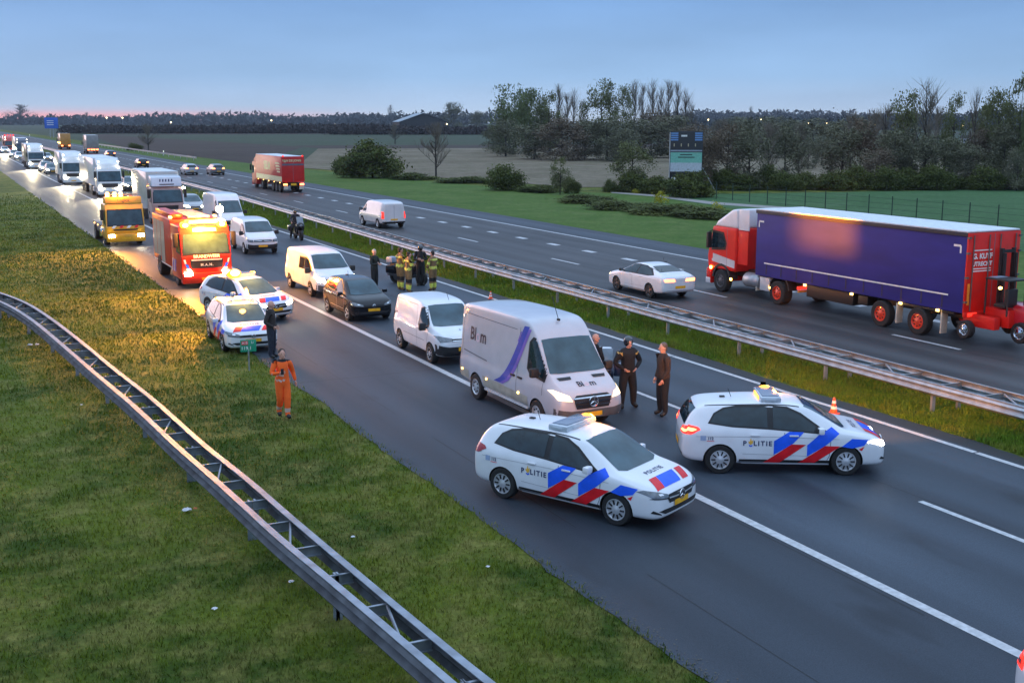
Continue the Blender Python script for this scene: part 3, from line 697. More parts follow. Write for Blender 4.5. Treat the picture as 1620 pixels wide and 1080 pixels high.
for (x, y, m, lab) in [(18.2, 128, GREY, "dark grey queueing car between the white articulated lorry and the median rail"),
                       (16.2, 160, PALE, "pale car with glaring headlights beside the second white lorry, nearest of its row"),
                       (14.3, 172, GREY, "dark car with glaring headlights just ahead of the far white lorry's bumper"),
                       (18.2, 182, WHITE, "white car with glaring headlights by the median, right of the far white lorry"),
                       (14.2, 180, SILVER, "silver car with glaring headlights close behind the dark one in the shoulder lane"),
                       (18.2, 150, DKBLUE, "dark blue queueing car behind the big white lorry's mirror"),
                       (18.3, 205, SILVER, "silver car with glaring headlights right beside the farthest white lorry"),
                       (14.3, 216, BLACK, "black car with glaring headlights queueing behind the farthest white lorry"),
                       (18.3, 228, PALE, "pale car with glaring headlights in the inner lane behind the silver one"),
                       (14.3, 236, WHITE, "white car with glaring headlights left of the pale one far down the queue"),
                       (14.3, 252, SILVER, "silver car with glaring headlights near the left edge of the photo, outer lane"),
                       (18.3, 256, GREY, "grey car with glaring headlights near the left edge of the photo, inner lane"),
                       (14.4, 286, WHITE, "white car far down the queue in front of the red lorry"),
                       (18.4, 290, SILVER, "silver car far down the queue beside the red lorry")]:
    q = dup(gcar, x, y, -90, lab); recolour(q, m)
# ------------------------------------------------------------------ vans
SPRINTER = [(-2.97, .50, 1.0, 2.42, .86, .74), (-2.92, .42, 1.08, 2.54, .95, .80), (-2.6, .38, 1.1, 2.62, .99, .83), (-1, .36, 1.1, 2.66, 1.0, .84), (.6, .36, 1.1, 2.66, 1.0, .84), (.95, .36, 1.12, 2.62, 1.0, .82), (1.25, .36, 1.14, 2.46, .995, .79),
            (1.72, .36, 1.16, 1.90, .99, .80), (2.08, .36, 1.15, 1.46, .985, .82), (2.2, .36, 1.12, 1.36, .98, .83), (2.52, .36, 1.02, 1.20, .965, .82), (2.70, .36, .92, 1.10, .93, .76), (2.80, .38, .82, .98, .87, .70), (2.86, .44, .70, .84, .72, .56)]
COMPACT = [(-2.24, .44, .98, 1.62, .76, .64), (-2.17, .34, 1.0, 1.75, .88, .70), (-1.85, .28, 1.0, 1.82, .915, .73), (-.4, .26, 1.0, 1.84, .92, .73), (.20, .26, 1.0, 1.81, .92, .72), (.5, .26, 1.0, 1.71, .92, .71), (.95, .26, 1.0, 1.35, .91, .72),
           (1.22, .26, .99, 1.16, .905, .78), (1.75, .26, .92, 1.06, .885, .77), (2.02, .28, .82, .97, .84, .70), (2.15, .32, .74, .86, .75, .60), (2.22, .40, .65, .74, .58, .44)]
BLUNT = [(-2.5, .44, 1.0, 1.72, .80, .68), (-2.44, .36, 1.02, 1.84, .91, .74), (-2.1, .32, 1.04, 1.92, .95, .78), (-.6, .30, 1.04, 1.95, .955, .78), (.6, .30, 1.04, 1.92, .955, .78), (.95, .30, 1.04, 1.80, .95, .77), (1.45, .30, 1.05, 1.42, .945, .79),
         (1.72, .30, 1.04, 1.20, .94, .84), (2.0, .30, .98, 1.10, .93, .84), (2.26, .30, .90, 1.02, .91, .80), (2.38, .32, .80, .92, .85, .72), (2.45, .40, .68, .78, .70, .56)]
def make_van(name, label, shape, wb0, wb1, body=WHITE, sc=.95, head=HEAD, tail=TAIL, sx=1., sz=1., sy=1., group=None, wr=.34, rims='steel', low=BLK, front='plain', side_glass=(), screen=((.7, 1.06), (.6, 1.55)), door=None, plate=True,
             lowz=.44, hl=((.5, .66), (.84, .70), (.86, .86), (.62, .80)), gr=None, rear_glass=True, rimmat=RIM, mirrors=(.95, 1.16), rear_lights=True):
    root = thing(name, label, "van", group=group, sc=sc)
    st = [(a*sx, b*sz, c*sz, d*sz, e*sy, f*sy) for a, b, c, d, e, f in shape]
    wide = max(s[4] for s in st); CRISP[0] = 1. if shape is SPRINTER else .5; raw = loft(st); CRISP[0] = 0.; sk = Skin(raw); raw.materials.append(body)
    link("body", cut(raw, [(wb1, wr*1.15), (wb0, wr*1.15)], wide-.01), root, 40)
    (y0, z0), (y1, z1) = screen
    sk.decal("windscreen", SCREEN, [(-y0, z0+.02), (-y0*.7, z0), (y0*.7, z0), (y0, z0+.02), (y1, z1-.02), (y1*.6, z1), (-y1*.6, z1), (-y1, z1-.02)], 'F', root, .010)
    for v in 'RL':
        sk.decal("window_trim", TRIM, door, v, root, .006)
        for w in side_glass: sk.decal("side_window", GLASS, w, v, root, .012)
    for s in (-1, 1):
        M = lambda p: [(a*s, b) for a, b in p]
        sk.decal("headlight", head, M(hl), 'F', root, .012, .05)
        wheel(root, wb1, s*(wide-.11), wr, .22, wr*.63, rims, rimmat); wheel(root, wb0, s*(wide-.11), wr, .22, wr*.63, rims, rimmat)
        mirror(root, mirrors[0], s*wide*.97, mirrors[1], BLK, 1.15, 1.5)
        p = sk.hit('B', s*(wide*.84), 1.0, 0)
        if rear_lights:
            sk.decal("tail_light", tail, M([(wide*.80, .72), (wide*.93, .74), (wide*.91, 1.22), (wide*.80, 1.2)]), 'B', root, .012, .06)
            sk.decal("tail_light", tail, [(st[1][0]+.0, .74), (st[1][0]+.10, .74), (st[1][0]+.09, 1.2), (st[1][0]+.02, 1.2)], 'L' if s > 0 else 'R', root, .010, .06)
    if rear_glass: sk.decal("rear_window", GLASS, [(-wide*.62, st[2][2]+.08), (wide*.62, st[2][2]+.08), (wide*.56, st[2][3]-.25), (-wide*.56, st[2][3]-.25)], 'B', root, .012)
    sk.lines("rear_door_seam", SEAM, [[(0, .5), (0, st[2][3]-.15)]], 'B', root, .02)
    if gr: sk.decal("grille", BLK, gr, 'F', root, .010, .06)
    sk.decal("front_bumper", low, [(-wide*.93, .28), (wide*.93, .28), (wide*.95, lowz+.06), (wide*.6, lowz), (-wide*.6, lowz), (-wide*.95, lowz+.06)], 'F', root, .012, .07)
    sk.decal("rear_bumper", low, [(-wide*.9, .38), (wide*.9, .38), (wide*.9, .52), (-wide*.9, .52)], 'B', root, .02, .1)
    if plate:
        sk.decal("number_plate", PLATE, [(-.26, lowz-.02), (.26, lowz-.02), (.26, lowz-.13), (-.26, lowz-.13)], 'F', root, .026, .1)
        sk.decal("number_plate", PLATE, [(-.27, .60), (.27, .60), (.27, .71), (-.27, .71)], 'B', root, .022, .1)
    return root, sk
# big silver-white delivery van
VANS = paint("van_silver_white", (.50, .50, .54), .05)
sp, sk = make_van("delivery_van", "silver-white high-roofed delivery van with purple swooshes on its side, standing over the solid line", SPRINTER, -1.74, 1.76, VANS, screen=((.80, 1.42), (.70, 2.20)), wr=.36,
    door=[(2.06, 1.22), (1.30, 1.30), (1.14, 1.42), (1.14, 2.10), (1.28, 2.24), (1.48, 2.20), (2.06, 1.50)], side_glass=[[(1.92, 1.30), (1.32, 1.36), (1.20, 1.45), (1.20, 2.08), (1.31, 2.18), (1.45, 2.14), (1.92, 1.54)]], low=mat("grey_bumper", (.09, .09, .095), .6), lowz=.62,
    hl=((.56, .86), (.90, .90), (.95, 1.08), (.90, 1.11), (.64, 1.0)), head=HEAD_NEAR, rear_glass=False, mirrors=(1.80, 1.44), plate=False)
sk.decal("grille", BLK, [(-.46, .66), (.46, .66), (.54, .92), (.44, .985), (-.44, .985), (-.54, .92)], 'F', sp, .016, .06)
for q in ([(-.50, .74), (.50, .74)], [(-.53, .83), (.53, .83)], [(-.53, .92), (.53, .92)]): sk.lines('grille_bar', CHROME, [q], 'F', sp, .028, .028)
p = sk.hit('F', 0, .83, .05); star(sp, p.x, 0, p.z, .125)
sk.decal("number_plate", PLATE, [(-.26, .46), (.26, .46), (.26, .57), (-.26, .57)], 'F', sp, .03, .1)
for s in (-1, 1):
    sk.decal("bonnet_vent", BLK, [(2.24, s*.30), (2.24, s*.70), (2.34, s*.66), (2.34, s*.32)], 'T', sp, .010)
VIOL = mat("violet_swoosh", (.20, .12, .50), .4, coat=.4); BLUEV = mat("blue_swoosh", (.03, .06, .42), .4, coat=.4)
def swoosh(x0, w, c, up_to=2.30, z0=.78):
    zs = np.linspace(z0, up_to, 12); ctr = [c+x0*((z-z0)/(up_to-z0))**.55 for z in zs]
    return [(x-w*(.5+.5*(1-((z-z0)/(up_to-z0)))), z) for x, z in zip(ctr, zs)]+[(x+w*.5, z) for x, z in zip(ctr[::-1], zs[::-1])]
for v in 'RL':
    sk.decal("swoosh", BLUEV, swoosh(1.34, .22, -.38, 2.46), v, sp, .008, .08); sk.decal("swoosh", VIOL, swoosh(1.24, .16, -.16, 2.40), v, sp, .0075, .08)
    sk.decal("swoosh", VIOL, [(.56, 2.02), (.62, 2.02), (.74, 2.30), (.70, 2.30)], v, sp, .008, .08)
    sg = 1 if v == 'R' else -1
    for ch, dx in (("Bl", -.33), ("m", .31)): sk.text("lettering", INKB, ch, v, -1.72+sg*dx, 1.79, .50, sp, bold=.010)
    sk.text("lettering", mat("pale_pink_lettering", (.72, .52, .56), .5), "o", v, -1.72+sg*-.02, 1.77, .50, sp, bold=.008)
    sk.lines("panel_groove", SEAM, [[(-2.6, 1.28), (-1.1, 1.20)]], v, sp, .035, .006)
    sk.lines("door_seam", SEAM, [[(.66, .44), (.66, 2.4)], [(2.0, 1.28), (2.02, .9)], [(-2.72, 1.05), (-2.72, 2.2), (-2.55, 2.32), (.5, 2.32)], [(-1.2, .55), (.66, .52)], [(.72, .5), (1.25, .47)]], v, sp, .02)
    sk.decal("lower_panel", mat("road_grime_panel", (.40, .38, .31), .6, var=.2, vs=3), [[(-1.30, .42), (1.28, .42), (1.28, .72), (-1.30, .76)], [(-2.85, .5), (-2.2, .5), (-2.2, .74), (-2.85, .78)]], v, sp, .006, .1)
    m = MB(); m.box((0, (-.93 if v == 'R' else .93), .40), (2.5, .10, .06), 0, bev=.02); m.build('side_step', PALE, sp)
    for x in (-2.62, -1.05, .80):
        p = sk.hit(v, x, .72, .015); m = MB(); m.box(p, (.07, .02, .05), 0, bev=.006); m.build("side_marker", AMBER_LO, sp)
    for x in (.45, .85):
        p = sk.hit(v, x, 1.12, .02); m = MB(); m.box(p, (.22, .04, .05), 0, bev=.01); m.build("door_handle", BLK, sp)
for ch, dy in (("Bl", -.17), ("m", .18)): sk.text("lettering", INKB, ch, 'T', 2.52, dy, .24, sp, bold=.006)
sk.text("lettering", mat("pale_pink_lettering", (.72, .52, .56)), "o", 'T', 2.52, 0.0, .24, sp)
m = MB(); m.box((1.12, .0, 2.60), (.10, .06, .06), 0, bev=.015); m.tube([(1.12, 0, 2.6), (.78, 0, 3.15)], .009, 5); m.build("roof_antenna", BLK, sp)
m = MB(); m.tube([(1.45, -.25, 1.405+.5), (1.5, .1, 1.42+.45)], .006, 4); 
place(sp, 13.36, 25.85, -88.5)
# small white van
bl, sk = make_van("small_van", "small white van with a roof antenna waiting right behind the big silver-white van", COMPACT, -1.42, 1.38, sc=.96, low=BLK, lowz=.62, screen=((.72, 1.14), (.60, 1.70)), wr=.32, rims='slots',
    door=[(1.12, 1.10), (.30, 1.06), (.28, 1.60), (.42, 1.66), (.58, 1.62), (1.08, 1.20)], side_glass=[[(1.0, 1.13), (.35, 1.10), (.33, 1.57), (.44, 1.62), (.55, 1.58), (1.0, 1.20)]],
    hl=((.44, .80), (.80, .76), (.86, .92), (.78, .94), (.46, .88)), gr=[(-.46, .78), (.46, .78), (.48, .88), (-.48, .88)], rear_glass=True, mirrors=(1.02, 1.12))
for v in 'RL':
    sk.lines("door_seam", SEAM, [[(.26, 1.02), (.24, .36)], [(1.2, 1.02), (1.12, .6), (1.02, .36)], [(-1.9, 1.2), (-1.88, 1.66), (-.02, 1.66), (.16, 1.08)], [(-1.0, .66), (.9, .66)]], v, bl)
    p = sk.hit(v, .36, .98, .02); m = MB(); m.box(p, (.2, .04, .045), 0, bev=.01); m.build("door_handle", WHITE, bl)
for q in ([(.1, .80), (.44, .80)], [(-.44, .80), (-.1, .80)], [(.1, .86), (.44, .87)], [(-.44, .87), (-.1, .86)]): sk.lines("grille_bar", CHROME, [q], 'F', bl, .02, .02)
sk.text("lettering", INK, "E", 'T', 1.72, 0, .14, bl)
m = MB(); m.tube([(.3, .2, 1.80), (.12, .2, 2.02)], .008, 5); m.build("roof_antenna", BLK, bl); place(bl, 13.93, 33.65, -91)
# white passenger van
vi, sk = make_van("van", "white van with one glaring headlight, right behind the small black hatchback", BLUNT, -1.62, 1.5, sx=1.03, sz=.98, lowz=.56, screen=((.78, 1.22), (.66, 1.77)), wr=.33, rims='slots',
    door=[(1.62, 1.14), (-.95, 1.10), (-.95, 1.62), (.75, 1.66), (1.05, 1.58), (1.6, 1.22)], side_glass=[[(1.48, 1.17), (.62, 1.14), (.60, 1.62), (.76, 1.62), (1.0, 1.54)], [(.52, 1.14), (-.12, 1.13), (-.12, 1.59), (.50, 1.61)]],
    hl=((.52, .72), (.86, .74), (.90, .96), (.62, .88)), gr=[(-.5, .70), (.5, .70), (.54, .84), (-.54, .84)], head=HEAD_HI, low=mat("grey_bumper", (.09, .09, .095)), mirrors=(1.5, 1.16))
sk.lines("door_seam", SEAM, [[(.56, 1.1), (.54, .4)], [(-.9, 1.1), (-.88, .6)], [(1.7, 1.1), (1.2, .4)]], 'R', vi); sk.decal("blank_panel", WHITE, [(-.98, 1.08), (-.20, 1.08), (-.20, 1.66), (-.98, 1.64)], 'R', vi, .014, .2)
p = sk.hit('F', 0, .77, .03); star(vi, p.x, 0, p.z, .09); place(vi, 14.55, 48.6, -89)
# white van with black bumper beside the fire engine
t5, sk = make_van("van", "white van with a black front bumper and unlit lamps beside the fire engine", BLUNT, -1.55, 1.55, lowz=.58, screen=((.80, 1.24), (.68, 1.80)), wr=.33,
    door=[(1.62, 1.14), (.55, 1.12), (.55, 1.66), (.75, 1.68), (1.05, 1.60), (1.6, 1.22)], side_glass=[[(1.5, 1.18), (.62, 1.16), (.62, 1.62), (.76, 1.64), (1.0, 1.56)]], hl=((.54, .72), (.84, .74), (.88, .90), (.56, .86)), gr=[(-.52, .74), (.52, .74), (.52, .86), (-.52, .86)], mirrors=(1.5, 1.2))
[sk.lines('grille_bar', CHROME, [q], 'F', t5, .02, .02) for q in ([(-.5, .80), (-.06, .80)], [(.06, .80), (.5, .80)])]; sk.lines("door_seam", SEAM, [[(.5, 1.1), (.48, .4)], [(-1.1, 1.1), (-1.08, .4)]], 'R', t5)
place(t5, 15.85, 65.6, -91)
s2, sk = make_van("delivery_van", "tall white van with a red-lit windscreen half hidden behind the black-bumpered white van", SPRINTER, -1.74, 1.76, screen=((.80, 1.42), (.70, 2.20)), wr=.36,
    door=[(2.06, 1.22), (1.30, 1.30), (1.14, 1.42), (1.14, 2.10), (1.28, 2.24), (1.48, 2.20), (2.06, 1.50)], side_glass=[[(1.92, 1.30), (1.32, 1.36), (1.20, 1.45), (1.20, 2.08), (1.31, 2.18), (1.45, 2.14), (1.92, 1.54)]], hl=((.52, .84), (.90, .88), (.95, 1.10), (.60, 1.02)), head=HEAD_ON, rear_glass=False, mirrors=(1.80, 1.44), low=BLK, lowz=.6, gr=[(-.46, .66), (.46, .66), (.54, .95), (-.54, .95)])
place(s2, 17.0, 78.2, -90)
# white van on the far carriageway
fv, sk = make_van("van", "white van with blank rear doors driving away on the far carriageway", BLUNT, -1.6, 1.5, tail=TAIL_ON, sx=1.0, lowz=.55, rear_glass=False, screen=((.78, 1.24), (.66, 1.78)),
    door=[(1.62, 1.14), (.75, 1.12), (.75, 1.62), (1.05, 1.58), (1.6, 1.22)], side_glass=[[(1.5, 1.18), (.85, 1.16), (.83, 1.58), (1.0, 1.54)]], mirrors=(1.5, 1.2), body=paint("van_grey_white", (.62, .62, .63), .06))
place(fv, 27.62, 77.1, 91.5)
# ------------------------------------------------------------------ lorries
def box_skin(mb):
    me = mb.mesh("s", TRIM); s = Skin(me); bpy.data.meshes.remove(me); return s
def axle(root, x, half, r=.48, dual=False, rimmat=STEEL, w=.3):
    for s in (-1, 1): wheel(root, x, s*(half-w/2), r, w if not dual else w*1.5, r*.58, 'steel', rimmat)
def cab_over(root, x1, half, z1, col, roofcol=None, z0=.42, depth=1.75, head=HEAD_ON, spoiler=None, screen_hi=None, lowcol=None, headz=.75, screen_mat=SCREEN, top_lamps=None, grille=True, plate=True):
    """flat-fronted lorry cab; front face at x1, returns skin"""
    zs = z1-.12; x0 = x1-depth; hi = screen_hi or zs-.28; lo = hi-.86
    mb = MB(); mb.prism([(x0, z0), (x1-.02, z0), (x1, lo-.1), (x1-.04, lo), (x1-.20, hi+.02), (x1-.34, z1), (x0, z1)], -half, half, 'y', 0, .09, 3)
    sk = box_skin(mb); mb.build("cab", col, root, 40)
    sk.decal("windscreen", screen_mat, [(-half*.90, lo+.02), (half*.90, lo+.02), (half*.86, hi), (-half*.86, hi)], 'F', root, .012, .3)
    sk.decal("windscreen_surround", TRIM, [(-half*.95, lo-.05), (half*.95, lo-.05), (half*.90, hi+.06), (-half*.90, hi+.06)], 'F', root, .006, .3)
    for v in 'RL':
        sk.decal("window_trim", TRIM, [(x1-.10, lo-.03), (x1-1.10, lo+.02), (x1-1.10, hi-.02), (x1-.28, hi)], v, root, .006, .3)
        sk.decal("side_window", GLASS, [(x1-.16, lo+.02), (x1-1.02, lo+.08), (x1-1.02, hi-.08), (x1-.30, hi-.06)], v, root, .012, .3)
        sk.lines("door_seam", SEAM, [[(x1-.12, lo-.06), (x1-.14, z0+.25)], [(x1-1.15, hi), (x1-1.15, z0+.25)]], v, root, .02, .006)
    if grille: sk.decal("grille", BLK, [(-half*.62, z0+.52), (half*.62, z0+.52), (half*.66, lo-.22), (-half*.66, lo-.22)], 'F', root, .010, .3)
    m = MB(); m.box((x1-.10, 0, z0+.10), (.42, half*2.0, .46), 0, bev=.05); m.build("front_bumper", lowcol or col, root)
    for s in (-1, 1):
        q = MB(); q.box((x1+.11, s*half*.76, headz), (.04, half*.32, .17), 0, bev=.02); q.build("headlight", head, root)
        q = MB(); q.box((x1-.22, s*(half+.17), hi-.25), (.12, .2, .62), 0, bev=.04); q.tube([(x1-.25, s*(half-.05), hi+.02), (x1-.22, s*(half+.16), hi+.03)], .025, 6); q.build("wing_mirror", BLK, root)
    if plate:
        q = MB(); q.box((x1+.115, 0, z0+.06), (.012, .52, .11)); q.build("number_plate", PLATE, root)
    if spoiler:
        q = MB(); q.prism([(x1-.55, z1-.02), (x0, z1-.02), (x0, spoiler), (x0+.25, spoiler), (x1-.75, z1+.45*(spoiler-z1))], -half*.93, half*.93, 'y', 0, .10, 3); q.build("roof_fairing", roofcol or col, root, 40)
    for (y, z) in (top_lamps or []):
        q = MB(); q.ell((x1-.34, y, z), (.06, .08, .06)); q.build("roof_lamp", HEAD_ON, root)
    return sk
def cargo(root, x0, x1, half, z0, z1, col, name="cargo_box", bev=.04, roof=None):
    mb = MB(); mb.box(((x0+x1)/2, 0, (z0+z1)/2), (x1-x0, half*2, z1-z0), 0, bev=bev); sk = box_skin(mb); mb.build(name, col, root, 40)
    if roof:
        q = MB(); q.box(((x0+x1)/2, 0, z1+.012), (x1-x0-.06, half*2-.06, .03), 0, bev=.01); q.build("roof_skin", roof, root)
    return sk
def chassis(root, x0, x1, z=.72, w=.45):
    mb = MB()
    for s in (-1, 1): mb.box(((x0+x1)/2, s*w, z), (x1-x0, .10, .24))
    for k in range(int((x1-x0)/1.2)): mb.box((x0+.6+1.2*k, 0, z), (.1, w*2, .18))
    mb.build("chassis", BLK, root, 0)
BOXW = paint("lorry_white", (.66, .67, .68), .07); BOXG = paint("lorry_box_grey", (.42, .45, .44), .08); ROOFW = mat("tarp_roof", (.62, .66, .70), .6, var=.1)
# --- fire engine
fe = thing("fire_engine", "red fire engine with blazing amber light bars and three silver shutters on its side", "fire engine")
sk = cab_over(fe, 3.6, 1.09, 2.70, FIRE, z0=.36, depth=2.3, head=HEAD_HI, screen_hi=2.36, headz=.66, lowcol=FIRE)
SILV = mat("roller_shutter", (.42, .43, .45), .35, metal=.6, var=.1, vs=2, streak=(1, 1, 30), bump=.2, bs=3)
sb = cargo(fe, -3.5, 1.22, 1.09, .62, 2.86, FIRE, "body", .06)
for v in 'RL':
    for x0, x1, z0 in ((-3.25, -2.35, .95), (-2.25, -1.35, .95), (-1.25, -.35, .75)): sb.decal("roller_shutter", SILV, [(x0, z0), (x1, z0), (x1, 2.62), (x0, 2.62)], v, fe, .012, .5)
    for k in range(4):
        x = 1.62+.24*k; sk.decal("side_stripe", INKW if k % 2 == 0 else SB, [(x-.24, .62), (x-.12, .62), (x+.04, 1.18), (x-.08, 1.18)], v, fe, .012, .3)
    sb.lines("side_band", INKW, [[(-3.45, .70), (1.2, .70)]], v, fe, .05, .010)
m = MB(); m.box((-1.1, .25, 2.91), (4.3, 1.0, .10), 0, bev=.02)
for k in range(12): m.box((-3.0+.35*k, .25, 2.97), (.05, .96, .02))
m.build("roof_ladder", GALV, fe)
m = MB(); m.box((-1.1, -.72, 2.98), (4.2, .5, .2), 0, bev=.03); m.build("roof_locker", FIRE, fe)
for y, w in ((0, 1.36),): q = MB(); q.box((3.05, y, 2.86), (.30, w, .20), 0, bev=.05); lb_ = q.build("amber_light_bar", AMBER_GLOW, fe); q = MB(); q.box((3.21, y, 2.87), (.03, w*.9, .12), 0, bev=.01); q.build("flash_lamp", AMBER_ON, lb_)
for s in (-1, 1):
    q = MB(); q.box((3.18, s*.80, 2.74), (.30, .40, .26), 0, bev=.08); cb_ = q.build("corner_beacon", AMBER_GLOW, fe); q = MB(); q.ell((3.33, s*.80, 2.74), (.05, .13, .09)); q.build("flash_lamp", AMBER_ON, cb_)
    q = MB(); q.box((.9, s*1.0, 2.93), (.3, .12, .10), 0, bev=.03); q.build("side_beacon", AMBER_LO, fe)
sk.decal("name_board", INKW, [(-.52, 2.46), (.52, 2.46), (.50, 2.60), (-.50, 2.60)], 'F', fe, .014, .3); sk.text("lettering", INKB, "GELDERMALSEN", 'F', 0, 2.53, .12, fe, off=.02)
sk.text("lettering", INKW, "BRANDWEER", 'F', 0, 1.38, .19, fe, off=.016, bold=.006)
sk.text("lettering", INKW, "M.A.N.", 'F', 0, 1.02, .15, fe, off=.02, bold=.005, spacing=1.3)
for s in (-1, 1):
    for k in range(3): sk.decal("front_stripe", (INKW, SB, INKW)[k], [(s*(.62+.13*k), .70+.2*k), (s*(.76+.1*k), .70+.2*k), (s*(.90+.05*k), .88+.2*k), (s*(.72+.1*k), .88+.2*k)], 'F', fe, .014, .3)
sk.lines("grille_bar", INKW, [[(-.66, 1.24), (.66, 1.24)]], 'F', fe, .05, .02)
m = MB(); m.tube([(2.2, .98, 2.7), (2.2, .98, 3.55)], .02, 6); m.build("mast", INKW, fe); m = MB(); m.box((2.25, .95, 3.32), (.16, .26, .26), 0, bev=.03); m.build("mast_lamp", HEAD_HI, fe)
chassis(fe, -3.3, 3.3, .55); axle(fe, 2.15, 1.06, .48); axle(fe, -1.85, 1.06, .48, True); place(fe, 10.4, 55.3, -90)
# --- yellow tow truck
tw = thing("tow_truck", "yellow tow truck with orange beacons on its roof behind the fire engine", "tow truck")
sk = cab_over(tw, 3.4, 1.08, 2.45, YELLOW, z0=.40, depth=1.8, head=HEAD_HI, screen_hi=2.08, headz=.62)
m = MB(); m.prism([(2.9, 2.40), (3.1, 2.46), (3.0, 2.86), (1.9, 2.80), (1.8, 2.40)], -1.02, 1.02, 'y', 0, .06); s2_ = box_skin(m); m.build("roof_board", YELLOW, tw); s2_.text("lettering", INKB, "Logicx", 'F', 0, 2.64, .26, tw, off=.02)
for y in (-.75, -.35, .0): q = MB(); q.lathe([(.10, 2.80), (.11, 2.98), (.06, 3.06), (0, 3.07)], 12, 'z', (2.1, y, 0)); q.build("beacon", AMBER_ON, tw)
m = MB(); m.tube([(2.6, -.9, 2.95), (2.6, .9, 2.95)], .025, 6); m.build("roof_bar", STEEL, tw)
for k in range(4): sk.decal("front_stripe", INKW if k % 2 == 0 else SR, [(-.8+.42*k, 1.06), (-.62+.42*k, 1.06), (-.50+.42*k, 1.20), (-.68+.42*k, 1.20)], 'F', tw, .014, .3)
m = MB(); m.box((-.9, 0, 1.02), (5.0, 2.1, .14), 0, bev=.02); m.box((-.9, -1.0, .78), (3.2, .12, .34), 0, bev=.02); m.box((-.9, 1.0, .78), (3.2, .12, .34), 0, bev=.02); m.build("flat_bed", STEEL, tw)
m = MB(); m.box((.9, 0, 1.6), (.5, 1.2, 1.2), 0, bev=.05); m.tube([(.9, 0, 2.2), (.5, .2, 2.75), (-1.6, .2, 2.5)], [.14, .13, .09], 8); m.build("crane", mat("crane_grey", (.10, .10, .10)), tw)
for x in (-2.2, -.6, 1.2): q = MB(); q.box((x, -1.08, .98), (.12, .03, .07)); q.build("side_marker", AMBER_LO, tw)
m = MB(); m.box((1.45, -1.10, .7), (.5, .25, .5), 0, bev=.06); m.build("tool_box", CHROME, tw)
chassis(tw, -3.3, 3.2, .6); axle(tw, 2.05, 1.06, .47); axle(tw, -1.7, 1.06, .47, True); place(tw, 9.75, 74.6, -90)
# --- rigid box lorry with a red-brown cab
BROWN = paint("cab_pale_brown", (.40, .26, .24), .08)
df = thing("box_lorry", "pale grey box lorry with unlit brownish cab just behind the fire engine", "lorry")
sk = cab_over(df, 4.3, 1.08, 2.62, BROWN, z0=.40, depth=1.75, head=HEAD, screen_hi=2.42, headz=.72, lowcol=BROWN); 
m = MB(); m.prism([(4.15, 2.66), (3.95, 3.30), (2.8, 3.44), (2.6, 2.66)], -1.04, 1.04, 'y', 0, .07); s3 = box_skin(m); m.build("roof_fairing", paint("pale_blue_white", (.55, .60, .68), .05), df)
s3.lines("lettering_line", INK, [[(-.45+.2*k, 2.98), (-.42+.2*k, 3.16)] for k in range(5)], "F", df, .09, .02); s3.lines("lettering_line", INKB, [[(-.5, 2.80), (.5, 2.80)]], 'F', df, .07, .02)
m = MB(); m.ell((4.0, 1.16, 2.52), (.08, .12, .10)); m.build("roof_lamp", HEAD_HI, df)
cargo(df, -4.3, 2.5, 1.14, .95, 3.62, BOXG, roof=ROOFW); chassis(df, -4.1, 4.0, .7); axle(df, 3.0, 1.08); axle(df, -2.2, 1.08, .48, True)
m = MB(); m.box((4.42, 0, 1.02), (.02, 1.2, .10)); m.build("grille_bar", CHROME, df); place(df, 14.55, 89, -90)
# --- white articulated lorries in the queue
def artic(label, y, x=14.85, boxcol=BOXW, cabcol=BOXW, length=10.5, z1=3.62, head=HEAD_HI, group="lorries in the queue", roof=ROOFW):
    t = thing("articulated_lorry", label, "lorry", group=group)
    cab_over(t, length/2, 1.12, 2.75, cabcol, z0=.40, depth=1.9, head=head, screen_hi=2.38, spoiler=z1+.02, headz=.78, top_lamps=[(-.9, 2.80), (.9, 2.80), (-.9, 3.35), (.9, 3.35)])
    cargo(t, -length/2, length/2-2.1, 1.18, 1.0, z1, boxcol, "trailer", roof=roof); chassis(t, -length/2+.2, length/2-.4, .75)
    axle(t, length/2-1.3, 1.12); axle(t, length/2-4.2, 1.12, .48, True)
    for k in range(3): axle(t, -length/2+1.5+1.25*k, 1.12, .46)
    m = MB(); m.box((length/2-2.8, -1.05, .7), (1.2, .3, .5), 0, bev=.08); m.build("fuel_tank", SILVER, t)
    return place(t, x, y, -90)
LOGOW = mat("grey_decal", (.10, .12, .16))
a1 = artic("white articulated lorry with tall roof fairing right behind the yellow tow truck", 124.5, 14.9, length=14)
a2 = artic("white lorry half hidden behind the nearest white articulated lorry", 146, 14.1, length=8)
a3 = artic("far white lorry with beige-brown trailer halfway down the queue", 196, 13.8, boxcol=paint("beige_trailer", (.32, .25, .19)), length=12)
a4 = artic("distant lorry with a dark blue front near the queue's far end", 262, 16.2, boxcol=BOXG, cabcol=DKBLUE, length=12, head=HEAD_ON)
REDT = paint("lorry_red", (.45, .03, .02))
a5 = artic("red lorry with red roof lamps at the far end of the queue", 300, 16.0, boxcol=REDT, cabcol=REDT, length=12, head=HEAD_ON, roof=REDT)
for y in (-.9, -.3, .3, .9): q = MB(); q.ell((5.0, y, 3.8), (.14, .18, .16)); q.build("roof_lamp", TAIL_ON, a5)
